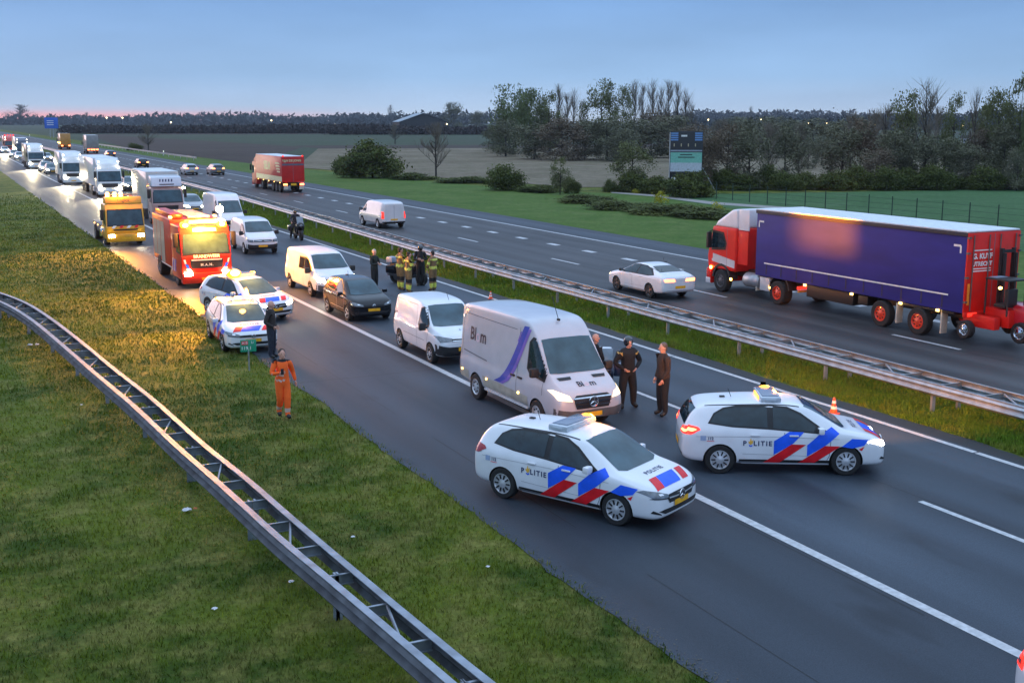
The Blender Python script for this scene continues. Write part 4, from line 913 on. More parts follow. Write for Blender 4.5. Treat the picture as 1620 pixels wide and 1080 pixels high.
# --- red container lorry, far carriageway
rc = thing("container_lorry", "red container lorry with cream lettering driving away on the far carriageway", "lorry")
RB = mat("container_red", (.50, .016, .014), .45, coat=.15, spec=.3, var=.1, vs=2.2); CREAM = mat("cream_lettering", (.68, .58, .32), .5)
sk = cab_over(rc, 7.0, 1.14, 2.8, RB, z0=.4, depth=2.0, spoiler=3.5); s4 = cargo(rc, -5.6, 4.9, 1.17, 1.05, 3.62, RB, "container", roof=ROOFW)
for v in 'RL':
    s4.decal("pale_band", CREAM, [(-5.55, 1.1), (4.85, 1.1), (4.85, 1.62), (-5.55, 1.62)], v, rc, .008, 1.)
    s4.text("lettering", CREAM, "SELM", v, .2, 2.55, 1.15, rc, bold=.05, off=.012)
    for k in range(4): s4.decal("lettering_bar", CREAM, [(-5.0, 2.0+.28*k), (-3.2+.2*k-.5, 2.0+.28*k), (-3.3+.2*k-.5, 2.16+.28*k), (-4.9+.16*k, 2.16+.28*k)], v, rc, .010, .6)
s4.text("lettering", CREAM, "VAN DE JONG", 'B', .12, 3.2, .30, rc, bold=.012, off=.012)
s4.decal("lettering_mark", CREAM, [[(.95, 3.05), (.72, 3.05), (.84, 3.36)]], 'B', rc, .012, .4)
s4.lines("door_line", SEAM, [[(0, 1.1), (0, 2.95)], [(-1.1, 2.92), (1.1, 2.92)]], 'B', rc, .03, .008); s4.lines("door_band", mat("grey_decal", (.1, .12, .16)), [[(-1.12, 2.80), (1.12, 2.80)]], 'B', rc, .14, .01)
for s in (-1, 1):
    q = MB(); q.box((-5.66, s*.85, .84), (.06, .42, .18), 0, bev=.02); q.build("tail_light", BRAKE_ON, rc)
    q = MB(); q.ell((-5.6, s*1.0, 3.66), (.07, .1, .08)); q.build("marker_lamp", TAIL_ON, rc)
    q = MB(); q.box((-5.62, s*.8, .5), (.03, .44, .34)); q.build("mud_flap", mat("pale_mud_flap", (.5, .48, .40)), rc)
m = MB(); m.box((-5.66, 0, .84), (.04, .55, .22)); m.build("number_plate", PLATE, rc)
chassis(rc, -5.4, 6.6, .78); axle(rc, 5.6, 1.14); axle(rc, 2.3, 1.14, .48, True)
for k in range(3): axle(rc, -4.4+1.3*k, 1.14, .47)
for k in range(5): q = MB(); q.box((-4.8+2.2*k, 1.19, 1.0), (.12, .03, .07)); q.build("side_marker", AMBER_LO, rc)
place(rc, 32.5, 122.3, 90)
# --- orange and grey lorries far down the far carriageway
og = thing("box_lorry", "orange lorry lit by amber lamps far down the opposite carriageway", "lorry"); cab_over(og, 4, 1.15, 2.9, ORANGE, z0=.4); so = cargo(og, -4, 2.1, 1.2, .9, 3.9, paint("orange_box", (.55, .24, .03)))
for k in range(4): q = MB(); q.box((-3.5+1.8*k, 1.22, 1.6), (.5, .05, .22)); q.build("amber_lamp", AMBER_ON, og)
for s in (-1, 1): q = MB(); q.box((-4.05, s*.85, .9), (.06, .45, .25)); q.build("tail_light", BRAKE_ON, og)
axle(og, 2.9, 1.15); axle(og, -2.3, 1.15, .48, True); place(og, 29.9, 318, 90)
gg = thing("box_lorry", "grey box lorry with red tail lamps just in front of the distant orange lorry", "lorry"); cab_over(gg, 4, 1.15, 2.8, PALE, z0=.4); cargo(gg, -4, 2.1, 1.25, .9, 3.95, paint("box_taupe", (.26, .24, .22)), roof=ROOFW)
for s in (-1, -.3, .3, 1): q = MB(); q.box((-4.05, s*.9, .85), (.06, .4, .25)); q.build("tail_light", BRAKE_ON, gg)
axle(gg, 2.9, 1.15); axle(gg, -2.3, 1.15, .48, True); place(gg, 31.4, 276, 90)
# --- curtain-side trailer with forklift carried at the rear
cu = thing("curtain_lorry", "red and white lorry with a long blue-violet curtain trailer on the far carriageway", "lorry")
CURT = mat("violet_curtain", (.024, .025, .19), .55, spec=.25, var=.16, vs=.9, streak=(.5, 1, 2), bump=.25, bs=1.6); RED2 = mat("tractor_red", (.66, .014, .008), .45, coat=.2, spec=.3, var=.1, vs=2.2); CW = paint("tractor_white", (.70, .70, .72), .06)
hw = 1.17; RY = 27.5   # local x = world y - RY ; rear face at 0
cur = MB(); cur.box((5.47, 0, 2.33), (10.90, hw*2-.02, 2.62), 0, bev=.03); sc_ = box_skin(cur); cur.build("curtain", CURT, cu, 40)
m = MB(); m.box((5.47, 0, 3.69), (10.98, hw*2+.02, .05), 0, bev=.015); m.build("roof_skin", ROOFW, cu)
m = MB()
for s in (-1, 1): m.box((5.47, s*(hw+.005), 3.60), (10.98, .04, .13), 0, bev=.012)
m.build("roof_rail", mat("dark_rail", (.03, .03, .04)), cu)
m = MB(); m.box((-.03, 0, 2.34), (.06, hw*2+.02, 2.62), 0, bev=.012); sr_ = box_skin(m); m.build("rear_doors", RED2, cu)
for v in 'L':
    for x in np.linspace(.9, 10.2, 11): sc_.lines("curtain_strap", mat("dark_strap", (.012, .012, .06)), [[(x, 1.12), (x, 1.52)]], v, cu, .07, .010)
    sc_.lines("curtain_line", INKW, [[(.65, 1.56), (10.35, 1.56)]], v, cu, .05, .012)
    for sx_ in ((.55, .25), (10.45, 10.75)): sc_.lines("corner_mark", INKW, [[(sx_[0], 3.22), (sx_[1], 3.22), (sx_[1], 2.98)]], v, cu, .07, .012)
sr_.lines("lettering_line", INKW, [[(.10, 3.08), (.92, 3.08)], [(.10, 2.48), (.92, 2.48)], [(.10, 2.40), (.92, 2.40)]], 'B', cu, .035, .012)
sr_.text("lettering", INKW, "G. KUYF", 'B', .51, 2.88, .24, cu, off=.014, bold=.01); sr_.text("lettering", INKW, "UTRECHT", 'B', .51, 2.63, .20, cu, off=.014, bold=.008)
sr_.lines("door_seam", SEAM, [[(0, 1.05), (0, 3.6)]], 'B', cu, .025, .008)
m = MB()
for s in (-1, 1):
    for y in (.25, .95): m.tube([(-.09, s*y, 1.1), (-.09, s*y, 3.58)], .02, 6)
    for z in (1.4, 2.2, 3.0, 3.5): m.box((-.06, s*(hw-.02), z), (.10, .10, .06))
m.build("door_locking_bars", STEEL, cu)
m = MB(); m.box((-.05, 0, .98), (.10, hw*2, .16), 0, bev=.02); m.build("rear_bumper", RED2, cu)
for s in (-1, 1):
    q = MB(); q.box((-.11, s*.85, .98), (.04, .40, .12), 0, bev=.015); q.build("tail_light", TAIL_ON, cu)
    q = MB(); q.box((-.075, s*(hw-.12), 1.65), (.012, .10, .7)); q.build("warning_board", mat("orange_board", (.85, .30, .02), .5), cu)
chassis(cu, .2, 14.2, .82, .42)
for c_, d_ in (((6.6, 0, .74), (2.6, 2.0, .46)), ((4.8, .75, .78), (.5, .5, .34)), ((1.6, 0, .95), (2.4, 2.2, .10)), ((11.3, 0, .80), (1.6, 1.2, .55))): m = MB(); m.box(c_, d_, 0, bev=.03); m.build('underbody_box', TRIM, cu)
for x, h_ in ((3.0, .72), (10.9, .5), (.95, .80)): m = MB(); m.box((x, .96, .60), (.06, .28, h_), 0, bev=.01); m.build("mud_flap", mat("pale_mud_flap", (.5, .48, .40)), cu)
REDR = mat("red_wheel_rim", (.70, .05, .015), .4, coat=.4)
for x in (1.95, 3.72): axle(cu, x, hw, .47, rimmat=REDR)
axle(cu, 9.40, hw, .47, True, REDR); axle(cu, 13.3, hw-.02, .48, rimmat=STEEL)
for x in (1.05, 2.75, 5.2, 7.8): q = MB(); q.box((x, hw+.01, .98), (.13, .04, .08), 0, bev=.01); q.build("side_marker", AMBER_LO, cu)
for x in (8.25,):
    q = MB(); q.box((x, .92, .80), (.10, .46, .12), 0, bev=.02); q.build("tail_light", TAIL_ON, cu); q = MB(); q.box((x, .92, .66), (.06, .40, .07)); q.build("warning_board", mat("orange_board", (.85, .30, .02)), cu)
m = MB(); m.lathe([(0, 10.75), (.26, 10.75), (.30, 10.80), (.30, 11.75), (.26, 11.80), (0, 11.80)], 20, 'x', (0, .86, .72)); m.build("fuel_tank", GALV, cu, 40)
m = MB(); m.box((10.35, .90, .70), (.62, .42, .55), 0, bev=.03); m.build("battery_box", PALE, cu)
m = MB(); a = np.linspace(0, math.pi, 9); m.prism([(9.4+.62*math.cos(t), .62+.58*math.sin(t)) for t in a]+[(9.4+.56*math.cos(t), .62+.52*math.sin(t)) for t in a[::-1]], .72, 1.14, 'y', 0); m.build("mudguard", BLK, cu)
# tractor cab: front towards +x at 14.35
cb = MB(); cb.prism([(12.35, .95), (14.30, .95), (14.36, 1.5), (14.30, 1.75), (14.02, 2.78), (12.35, 2.78)], -1.10, 1.10, 'y', 0, .10, 3); sk = box_skin(cb); cb.build("cab", RED2, cu, 40)
m = MB(); m.prism([(14.0, 2.76), (13.75, 3.02), (12.75, 3.55), (12.35, 3.60), (12.35, 2.76)], -1.06, 1.06, 'y', 0, .12, 3); m.build("roof_fairing", CW, cu, 40)
for s in (-1, 1): m = MB(); m.box((11.98, s*.98, 3.16), (.72, .05, .86), 0, bev=.02); m.build("side_fairing", CW, cu)
m = MB(); m.box((11.98, 1.0, 2.0), (.70, .05, 1.4), 0, bev=.02); m.build("side_deflector", RED2, cu)
for v in 'RL':
    sk.decal("window_trim", TRIM, [(14.28, 1.72), (13.05, 1.82), (12.98, 2.1), (13.2, 2.56), (14.08, 2.62)], v, cu, .008, .3)
    sk.decal("side_window", GLASS, [(14.1, 1.84), (13.14, 1.92), (13.08, 2.1), (13.26, 2.46), (14.0, 2.52)], v, cu, .014, .3)
    sk.decal("lower_band", PALE, [(14.33, 1.30), (12.40, 1.10), (12.40, 1.42), (14.33, 1.66)], v, cu, .008, .4)
    sk.lines("door_seam", SEAM, [[(12.95, 1.0), (12.95, 2.7)]], v, cu, .02, .012)
sk.decal("windscreen", SCREEN, [(-1.0, 1.78), (1.0, 1.78), (.94, 2.64), (-.94, 2.64)], 'F', cu, .012, .3)
m = MB(); m.box((14.22, 0, .62), (.36, 2.2, .66), 0, bev=.06); m.build("front_bumper", RED2, cu); m = MB(); m.box((14.26, 0, .40), (.34, 2.22, .26), 0, bev=.04); m.build("lower_bumper", CW, cu)
m = MB(); m.prism([(13.3+.64*math.cos(t), .60+.62*math.sin(t)) for t in a]+[(13.3+.54*math.cos(t), .60+.52*math.sin(t)) for t in a[::-1]], .70, 1.12, 'y', 0); m.build("mudguard", BLK, cu)
for s in (-1, 1):
    q = MB(); q.box((14.42, s*.85, .70), (.04, .4, .2), 0, bev=.02); q.build("headlight", HEAD_ON, cu)
    q = MB(); q.box((14.02, s*1.28, 2.18), (.14, .22, .70), 0, bev=.05); q.tube([(14.05, s*1.05, 2.6), (14.02, s*1.26, 2.55)], .025, 6); q.build("wing_mirror", BLK, cu)
    q = MB(); q.box((14.05, s*1.12, .98), (.12, .04, .12), 0, bev=.02); q.build("side_marker", AMBER_ON if s > 0 else AMBER_LO, cu)
for x in (12.62, 10.0): q = MB(); q.ell((x, 1.10, .62), (.06, .04, .06)); q.build("side_marker", AMBER_ON, cu)
place(cu, 31.05, RY, 90)
# --- truck-mounted forklift hanging on the trailer's rear
fk = thing("forklift", "red three-wheeled forklift with black mast hung on the rear of the curtain trailer", "forklift")
m = MB(); m.box((-.70, 0, .95), (1.0, .70, .60), 0, bev=.06); m.box((-.35, .62, .80), (1.3, .28, .42), 0, bev=.05); m.box((-.35, -.62, .80), (1.3, .28, .42), 0, bev=.05); m.build("chassis", RED2, fk)
m = MB(); m.box((-1.25, -.38, 1.12), (1.0, 1.0, .62), 0, bev=.12); m.build("engine_cover", paint("forklift_crimson", (.55, .012, .03)), fk)
m = MB()
for y in (-.62, -.10): m.box((-.35, y, 2.05), (.10, .10, 2.2)); m.box((-.47, y, 2.0), (.08, .08, 2.0))
for z in (1.3, 2.1, 3.05): m.box((-.35, -.36, z), (.08, .60, .10))
m.build("mast", BLK, fk)
m = MB(); m.box((-.95, .30, 2.24), (.95, .85, .05), 0, bev=.01)
for x, y in ((-.5, .68), (-1.38, .68), (-.5, -.08), (-1.38, -.08)): m.tube([(x, y, 1.1), (x, y, 2.24)], .028, 6)
m.build("overhead_guard", BLK, fk)
m = MB(); m.box((-.92, .28, 1.38), (.45, .5, .12), 0, bev=.04); m.box((-1.15, .28, 1.66), (.12, .5, .55), 0, bev=.04); m.build("seat", BLK, fk)
m = MB(); m.box((-.62, .30, 2.26), (.30, .5, .03)); m.build("roof_plate", mat("pale_blue_plate", (.30, .36, .45), .3), fk)
for x, y, r in ((-.10, 1.02, .30), (-.10, -1.02, .30), (-1.55, .15, .34)):
    wheel(fk, x, y, r, .24, r*.62, 'steel', CHROME)
for ch in fk.children:
    if ch.name.startswith("wheel"): ch.location.z += .22
for s in (-1, 1): q = MB(); q.box((-1.75, -.38+s*.42, .92), (.05, .3, .12)); q.build("white_stripe", INKW, fk)
m = MB(); m.box((-1.45, -.1, 1.86), (.05, .16, .55), 0, bev=.01); m.build("reflector_board", mat("orange_board", (.85, .30, .02)), fk)
q = MB(); q.ell((-.9, .5, 1.95), (.05, .08, .05)); q.build("work_lamp", AMBER_LO, fk)
m = MB(); m.box((.10, .55, .62), (1.2, .12, .07)); m.box((.10, -.55, .62), (1.2, .12, .07)); m.build("forks", STEEL, fk)
place(fk, 30.95, RY-.05, 90)
# ------------------------------------------------------------------ people
SKIN = mat("skin", (.66, .34, .24), .55); HAIRD = mat("dark_hair", (.03, .02, .015), .7); HAIRW = mat("white_hair", (.50, .48, .45), .7)
EYE = mat("eye_dark", (.01, .01, .01), .3); LIP = mat("lip", (.30, .12, .10), .6)
def cloth(n, c, var=.2): return mat(n, c, .85, var=var, vs=14., bump=.25, bs=40.)
JACK = cloth("dark_brown_jacket", (.035, .026, .024)); JEANS = cloth("dark_trousers", (.018, .022, .036)); BLKC = cloth("black_uniform", (.012, .012, .014)); SHOE = mat("black_shoe", (.01, .01, .01), .5)
HIVIS = cloth("orange_workwear", (1.0, .13, .012), .06); REFL = mat("reflective_strip", (.66, .48, .40), .4); KHAKI = cloth("tan_fire_suit", (.21, .13, .055)); NEON = mat("yellow_reflective_band", (.60, .66, .10), .5, var=.1); OLIVE = cloth("dark_green_coat", (.016, .024, .020)); BROWNB = cloth("brown_back", (.05, .03, .02))
HELM = mat("black_helmet", (.010, .010, .012), .15, coat=1.); VISOR = mat("helmet_visor", (.02, .03, .04), .05, spec=.8)
BASEP = dict(pelvis=(0, 0, .95), waist=(.0, 0, 1.12), chest=(.01, 0, 1.31), base=(0, 0, 1.45), neck=(.01, 0, 1.535), head=(.025, 0, 1.65),
             shL=(0, .185, 1.42), elL=(-.02, .25, 1.13), wrL=(.04, .25, .88), shR=(0, -.185, 1.42), elR=(-.02, -.25, 1.13), wrR=(.04, -.25, .88),
             hipL=(0, .09, .91), knL=(.02, .11, .50), anL=(-.01, .12, .09), toL=(.15, .14, .04), hipR=(0, -.09, .91), knR=(.02, -.11, .50), anR=(-.01, -.12, .09), toR=(.15, -.14, .04))
RAD = dict(pelvis=.145, waist=.135, chest=.15, base=.085, neck=.055, shL=.078, elL=.055, wrL=.036, hipL=.118, knL=.085, anL=.062, toL=.042)
BONES = [("pelvis", "waist", "torso"), ("waist", "chest", "torso"), ("chest", "base", "torso"), ("base", "neck", "neck"), ("base", "shL", "torso"), ("shL", "elL", "uarm"), ("elL", "wrL", "farm"), ("base", "shR", "torso"), ("shR", "elR", "uarm"), ("elR", "wrR", "farm"),
         ("pelvis", "hipL", "torso"), ("hipL", "knL", "thigh"), ("knL", "anL", "shank"), ("anL", "toL", "foot"), ("pelvis", "hipR", "torso"), ("hipR", "knR", "thigh"), ("knR", "anR", "shank"), ("anR", "toR", "foot")]
def person(label, x, y, deg, mats, dress, pose={}, hair=None, bulk=1., h=1.75, hands=True, head_turn=0., helmet=False, z=0.):
    """mats = [skin, top, bottom, shoes, band, extra...]; dress(bone, t, z) -> material index"""
    P = {k: Vector(v) for k, v in {**BASEP, **pose}.items()}
    names = [n for n in P if n != "head"]; idx = {n: i for i, n in enumerate(names)}
    me = bpy.data.meshes.new("p"); me.from_pydata([P[n] for n in names], [(idx[a], idx[b]) for a, b, _ in BONES], [])
    o = bpy.data.objects.new("p", me); COL.objects.link(o); o.modifiers.new("s", "SKIN")
    for n, sv in zip(names, me.skin_vertices[0].data):
        r = RAD.get(n, RAD.get(n[:-1]+"L", .05))*(bulk if n not in ("neck",) else 1); sv.radius = (r, r); sv.use_root = n == "pelvis"
    m = o.modifiers.new("u", "SUBSURF"); m.levels = 2; m.render_levels = 2
    bpy.context.view_layer.update(); bm_ = bpy.data.meshes.new_from_object(o.evaluated_get(bpy.context.evaluated_depsgraph_get())); bpy.data.objects.remove(o)
    # fuller shoulders, flatter chest
    mb = MB(); vs = [v.co.copy() for v in bm_.vertices]
    for f in bm_.polygons:
        c = f.center; best = None
        for a, b, kind in BONES:
            d = P[b]-P[a]; t = max(0, min(1, (c-P[a]).dot(d)/d.length_squared)); q = (c-P[a]-d*t).length/(RAD.get(a, RAD.get(a[:-1]+"L", .1)))
            if best is None or q < best[0]: best = (q, kind, t)
        mb.f.append(tuple(f.vertices)); mb.m.append(dress(best[1], best[2], c.z))
    mb.v = [tuple(v) for v in vs]
    hd = P["head"]; RM = Matrix.Rotation(head_turn, 3, 'Z'); at = lambda a, b, c: hd+RM @ Vector((a, b, c))
    if helmet is not True:
        mb.ell(at(0, 0, .012), (.095, .078, .118), 0, 14, 10, RM); mb.ell(at(.03, 0, -.055), (.062, .058, .06), 0, 10, 6, RM)
        mb.tube([at(.088, 0, .03), at(.118, 0, -.012), at(.09, 0, -.02)], [.010, .016, .010], 6, 0)
        for s in (-1, 1):
            mb.ell(at(.082, s*.032, .022), (.010, .014, .007), len(mats)-2, 6, 4, RM); mb.ell(at(-.005, s*.08, -.005), (.022, .012, .034), 0, 6, 5, RM)
        mb.ell(at(.084, 0, -.056), (.008, .024, .006), len(mats)-1, 6, 4, RM)
    mb.tube([P["base"], P["neck"], hd-Vector((0.01, 0, .06))], [.062, .055, .055], 8, 0)
    if hands:
        for s in "LR":
            w, e = P["wr"+s], P["el"+s]; d = (w-e).normalized(); side = Vector((0, 1, 0)).cross(d); side = side.normalized() if side.length > .1 else Vector((1, 0, 0)); nrm = d.cross(side)
            mb.ell(w+d*.055, (.022, .040, .052), 0, 8, 6, Matrix((nrm, side, d)).transposed())
            inn = -nrm if (nrm.y > 0) == (s == "L") else nrm
            for k, (ln, of) in enumerate(((.072, -.030), (.082, -.010), (.078, .010), (.062, .029))):
                p0 = w+d*.09+side*of; mb.tube([p0, p0+d*ln*.5+inn*.006, p0+d*ln*.85+inn*.030], [.010, .009, .006], 5, 0)
            p0 = w+d*.035+side*.036; mb.tube([p0, p0+side*.028+d*.025, p0+side*.034+d*.055+inn*.012], [.012, .010, .007], 5, 0)
    ob = mb.build("person", mats, None, 60); ob.location = (x, y, z); ob.rotation_euler = (0, 0, R(deg)); s = h/1.75; ob.scale = (s, s, s); tag(ob, label, "person")
    if hair:
        q = MB(); q.ell(at(-.020, 0, .056), (.090, .087, .092), 0, 12, 8, RM); q.ell(at(-.05, 0, .0), (.058, .076, .085), 0, 10, 6, RM); q.build("hair", hair, ob, 60)
    if helmet == 'open':
        q = MB(); q.ell(at(-.035, 0, .025), (.125, .122, .135), 0, 14, 10, RM); q.build('helmet', HELM, ob, 60)
    elif helmet:
        q = MB(); q.ell(at(0, 0, .01), (.135, .118, .135), 0, 14, 10, RM); q.ell(at(.045, 0, .015), (.10, .092, .06), 1, 12, 7, RM); q.build("helmet", [HELM, VISOR], ob, 60)
    return ob
def plain(b, t, z):
    if b == "neck": return 0 if t > .35 else 1
    if b in ("uarm", "farm"): return 1
    if b == "torso": return 1 if z > .93 else 2
    if b == "foot": return 3
    return 2
POCK = dict(elL=(-.08, .30, 1.14), wrL=(.10, .20, .98), elR=(-.08, -.30, 1.14), wrR=(.10, -.20, .98))
CROSS = dict(elL=(.06, .27, 1.16), wrL=(.24, .02, 1.20), elR=(.06, -.27, 1.16), wrR=(.24, -.0, 1.15))
L2 = [EYE, LIP]
# bald man by the hatchback police car
person("bald man in a dark brown jacket standing in front of the small police hatchback", 8.95, 35.25, -35, [SKIN, JACK, JEANS, SHOE]+L2, plain, {**POCK, "wrR": (.14, -.16, 1.0)}, h=1.76, bulk=1.08, head_turn=.5)
# worker in orange walking
def orange(b, t, z):
    if b == "neck": return 4 if t < .45 else 0
    if b == "foot": return 3
    if b == "torso" and (.985 < z < 1.02 or 1.11 < z < 1.145): return 5
    if b == "farm" and .05 < t < .25: return 5
    if b == "shank" and .55 < t < .80: return 5
    if b == "torso" and z > 1.465: return 4
    return 1 if b in ("torso", "uarm", "farm") else 2
ow = person("man in bright orange work suit with reflective bands walking down the grass shoulder", 7.28, 27.75, -88, [SKIN, HIVIS, HIVIS, SHOE, BLKC, REFL]+L2, orange,
       dict(knL=(.10, .08, .50), anL=(.10, .07, .10), toL=(.27, .08, .06), knR=(.0, -.07, .50), anR=(-.20, -.06, .16), toR=(-.08, -.07, .04), elL=(-.10, .30, 1.16), wrL=(-.02, .34, .93), elR=(.05, -.30, 1.17), wrR=(.24, -.14, 1.22)), hair=HAIRD, h=1.72, bulk=1.12)
q = MB(); q.box((.34, -.10, 1.27), (.015, .075, .15), 0, bev=.004); ph = q.build("phone", BLK, None); ph.matrix_world = ow.matrix_basis; tag(ph, "dark mobile phone held up by the man in the orange work suit", "phone")
# white haired man
person("white-haired man in a dark green coat with folded arms behind the black hatchback", 16.75, 47.8, -60, [SKIN, OLIVE, BLKC, SHOE]+L2, plain, CROSS, hair=HAIRW, h=1.74, head_turn=-.3)
def fire(b, t, z):
    if b == "neck": return 0 if t > .3 else 1
    if b == "foot": return 3
    if b == "torso": return 4 if .98 < z < 1.10 or (1.36 < z < 1.42) else (1 if z > .93 else 2)
    if b == "uarm" and .55 < t < .9 or b == "farm" and .55 < t < .85: return 4
    if b == "farm" and t < .4: return 5
    if b == "shank" and .38 < t < .85: return 4
    if b == "thigh" and t > .75: return 5
    return 2 if b in ("thigh", "shank") else 1
FM = [SKIN, KHAKI, KHAKI, SHOE, NEON, BLKC]+L2
person("taller tan-suited firefighter at the back, facing the motorcycle officer", 17.72, 47.2, 10, FM, fire, CROSS, hair=HAIRD, h=1.84, bulk=1.2)
person("firefighter in tan suit with yellow bands standing close in front of the taller firefighter", 17.80, 46.45, 0, FM, fire, {**CROSS, "head": (.04, 0, 1.64)}, hair=HAIRD, h=1.72, bulk=1.2)
person("firefighter seen from behind, right of the black-clad motorcycle officer", 18.95, 46.5, 118, FM, fire, dict(elL=(.02, .32, 1.16), wrL=(.10, .28, .93), elR=(.02, -.32, 1.16), wrR=(.10, -.28, .93)), hair=HAIRD, h=1.70, bulk=1.2)
moto_off = person("motorcycle officer all in black with a helmet between the firefighters", 19.05, 48.2, -110, [SKIN, BLKC, BLKC, SHOE]+L2, plain, {**CROSS}, helmet=True, h=1.78, bulk=1.12)
# officers by the silver-white van
def officer(b, t, z):
    if b == "torso" and 1.385 < z < 1.42: return 4
    if b == "uarm" and .05 < t < .18: return 4
    return plain(b, t, z)
REFO = mat("orange_yellow_piping", (.55, .36, .10), .5)
person("broad officer with pale shoulder piping, hands at his belt, beside the silver-white van", 15.5, 24.95, -95, [SKIN, BLKC, BLKC, SHOE, REFO]+L2, officer,
       dict(elL=(-.04, .36, 1.16), wrL=(.12, .17, 1.02), elR=(-.04, -.36, 1.16), wrR=(.12, -.17, 1.02), knL=(.02, .15, .5), anL=(0, .17, .09), toL=(.15, .21, .04), knR=(.02, -.15, .5), anR=(0, -.17, .09), toR=(.15, -.21, .04)), helmet='open', h=1.80, bulk=1.22)
person("officer in dark uniform standing side-on alone between two striped police cars", 15.85, 23.85, 178, [SKIN, BROWNB, BLKC, SHOE, REFO]+L2, plain, dict(elL=(.0, .22, 1.13), wrL=(.12, .18, .92), elR=(-.02, -.22, 1.13), wrR=(.10, -.18, .92)), hair=mat("short_grey_hair", (.12, .09, .07)), h=1.82, bulk=1.08)
person("bald man half hidden behind the silver-white van's bonnet, next to the broad officer", 14.98, 25.75, 5, [SKIN, BLKC, BLKC, SHOE]+L2, plain, {**CROSS}, h=1.80, bulk=1.05)
# ------------------------------------------------------------------ motorcycles
def motorcycle(label, x, y, deg, bodym, lit=HEAD, extra=None):
    t = thing("motorcycle", label, "motorcycle"); 
    for wx in (.74, -.74): 
        w = wheel(t, wx, .085, .31, .15, .2, 'spokes', STEEL); w.location = (wx, 0, .31)
    m = MB(); m.prism([(.62, .55), (.78, .85), (.60, 1.06), (.30, .98), (.05, .88), (-.1, .55), (.2, .32)], -.22, .22, 'y', 0, .07, 3); m.ell((.55, 0, .88), (.26, .26, .22)); m.build("fairing", bodym, t, 50)
    m = MB(); m.prism([(.35, .85), (.05, .98), (-.25, .86), (-.95, .92), (-1.0, .78), (-.2, .62)], -.16, .16, 'y', 0, .05); m.build("seat", BLK, t)
    m = MB(); m.box((0, 0, .45), (.6, .42, .34), 0, bev=.08); m.tube([(-.3, -.2, .34), (-1.0, -.26, .42)], .05, 8); m.tube([(.74, .12, .31), (.5, .12, .9)], .03, 6); m.tube([(.74, -.12, .31), (.5, -.12, .9)], .03, 6); m.build("engine", STEEL, t)
    for s in (-1, 1): m = MB(); m.box((-.72, s*.34, .66), (.52, .22, .36), 0, bev=.06); m.build("pannier", bodym, t)
    m = MB(); m.box((-.98, 0, 1.05), (.34, .40, .26), 0, bev=.06); m.build("top_box", extra or bodym, t)
    m = MB(); m.prism([(.62, 1.0), (.66, 1.0), (.42, 1.42), (.38, 1.42)], -.2, .2, 'y', 0, .01); m.build("wind_shield", mat("tinted_shield", (.16, .20, .24), .1, spec=.8), t)
    m = MB(); m.tube([(.30, -.40, 1.06), (.42, -.2, 1.04), (.42, .2, 1.04), (.30, .40, 1.06)], .018, 6); m.build("handlebar", BLK, t)
    m = MB(); m.ell((.78, 0, .90), (.05, .11, .07)); m.build("headlight", lit, t)
    for s in (-1, 1): m = MB(); m.box((.42, s*.40, 1.16), (.04, .15, .09), 0, bev=.015); m.build("mirror", BLK, t)
    return place(t, x, y, deg)
motorcycle("black touring motorcycle ridden by the helmeted rider beside the median line", 19.85, 70.6, -92, BLACK)
person("helmeted rider in dark clothing sitting on the black touring motorcycle by the median", 19.83, 71.1, -92, [SKIN, cloth("dark_grey_jacket", (.02, .023, .03)), BLKC, SHOE]+L2, plain,
       dict(pelvis=(-.12, 0, .95), waist=(-.08, 0, 1.12), chest=(-.02, 0, 1.30), base=(-.01, 0, 1.44), neck=(0, 0, 1.52), head=(.02, 0, 1.64), hipL=(-.10, .12, .93), knL=(.22, .27, .68), anL=(.06, .33, .14), toL=(.2, .36, .06), hipR=(-.10, -.12, .93), knR=(.22, -.27, .68), anR=(.06, -.33, .14), toR=(.2, -.36, .06),
            elL=(.12, .34, 1.16), wrL=(.36, .34, 1.06), elR=(.12, -.34, 1.16), wrR=(.36, -.34, 1.06)), helmet=True, h=1.78, bulk=1.1)
motorcycle("black police motorcycle standing behind the two firefighters by the median line", 18.75, 48.9, -60, BLACK, extra=mat("pale_blue_plate", (.30, .36, .45), .3))
motorcycle("motorcycle with blue and white markings mostly hidden behind the silver-white van's bonnet", 15.5, 26.1, -120, DKBLUE, extra=WHITE)
# ------------------------------------------------------------------ signs, cones, litter, fence, billboard
FLATSK = lambda mb: box_skin(mb)
ks = thing("kilometre_sign", "small green roadside sign reading A15 Li 119,1 on a thin post", "road sign", (7.86, 33.7, 0), R(-8))
m = MB(); m.tube([(0, 0, 0), (0, 0, .60)], .022, 8); m.build("post", GALV, ks)
GREENS = mat("sign_green", (.01, .30, .17), .4, coat=.3); m = MB(); m.box((0, 0, .745), (.46, .02, .36), 0, bev=.008); m.build("sign_plate", GREENS, ks)
def flat_text(parent, name, mt, txt, x, y, z, size, bold=.0, rot=None):
    cu = bpy.data.curves.new("t", 'FONT'); cu.body = txt; cu.size = size; cu.align_x = 'CENTER'; cu.align_y = 'CENTER'; cu.extrude = .002; cu.offset = bold; cu.resolution_u = 3
    o = bpy.data.objects.new("t", cu); COL.objects.link(o); bpy.context.view_layer.update(); me = bpy.data.meshes.new_from_object(o.evaluated_get(bpy.context.evaluated_depsgraph_get())); bpy.data.objects.remove(o)
    me.transform(Matrix.Translation((x, y, z)) @ (rot or Matrix.Rotation(R(90), 4, 'X'))); me.materials.clear(); me.materials.append(mt); return link(name, me, parent, 0)
m = MB(); m.box((-.10, -.014, .83), (.19, .008, .11), 0); m.build("red_panel", SR, ks, 0)
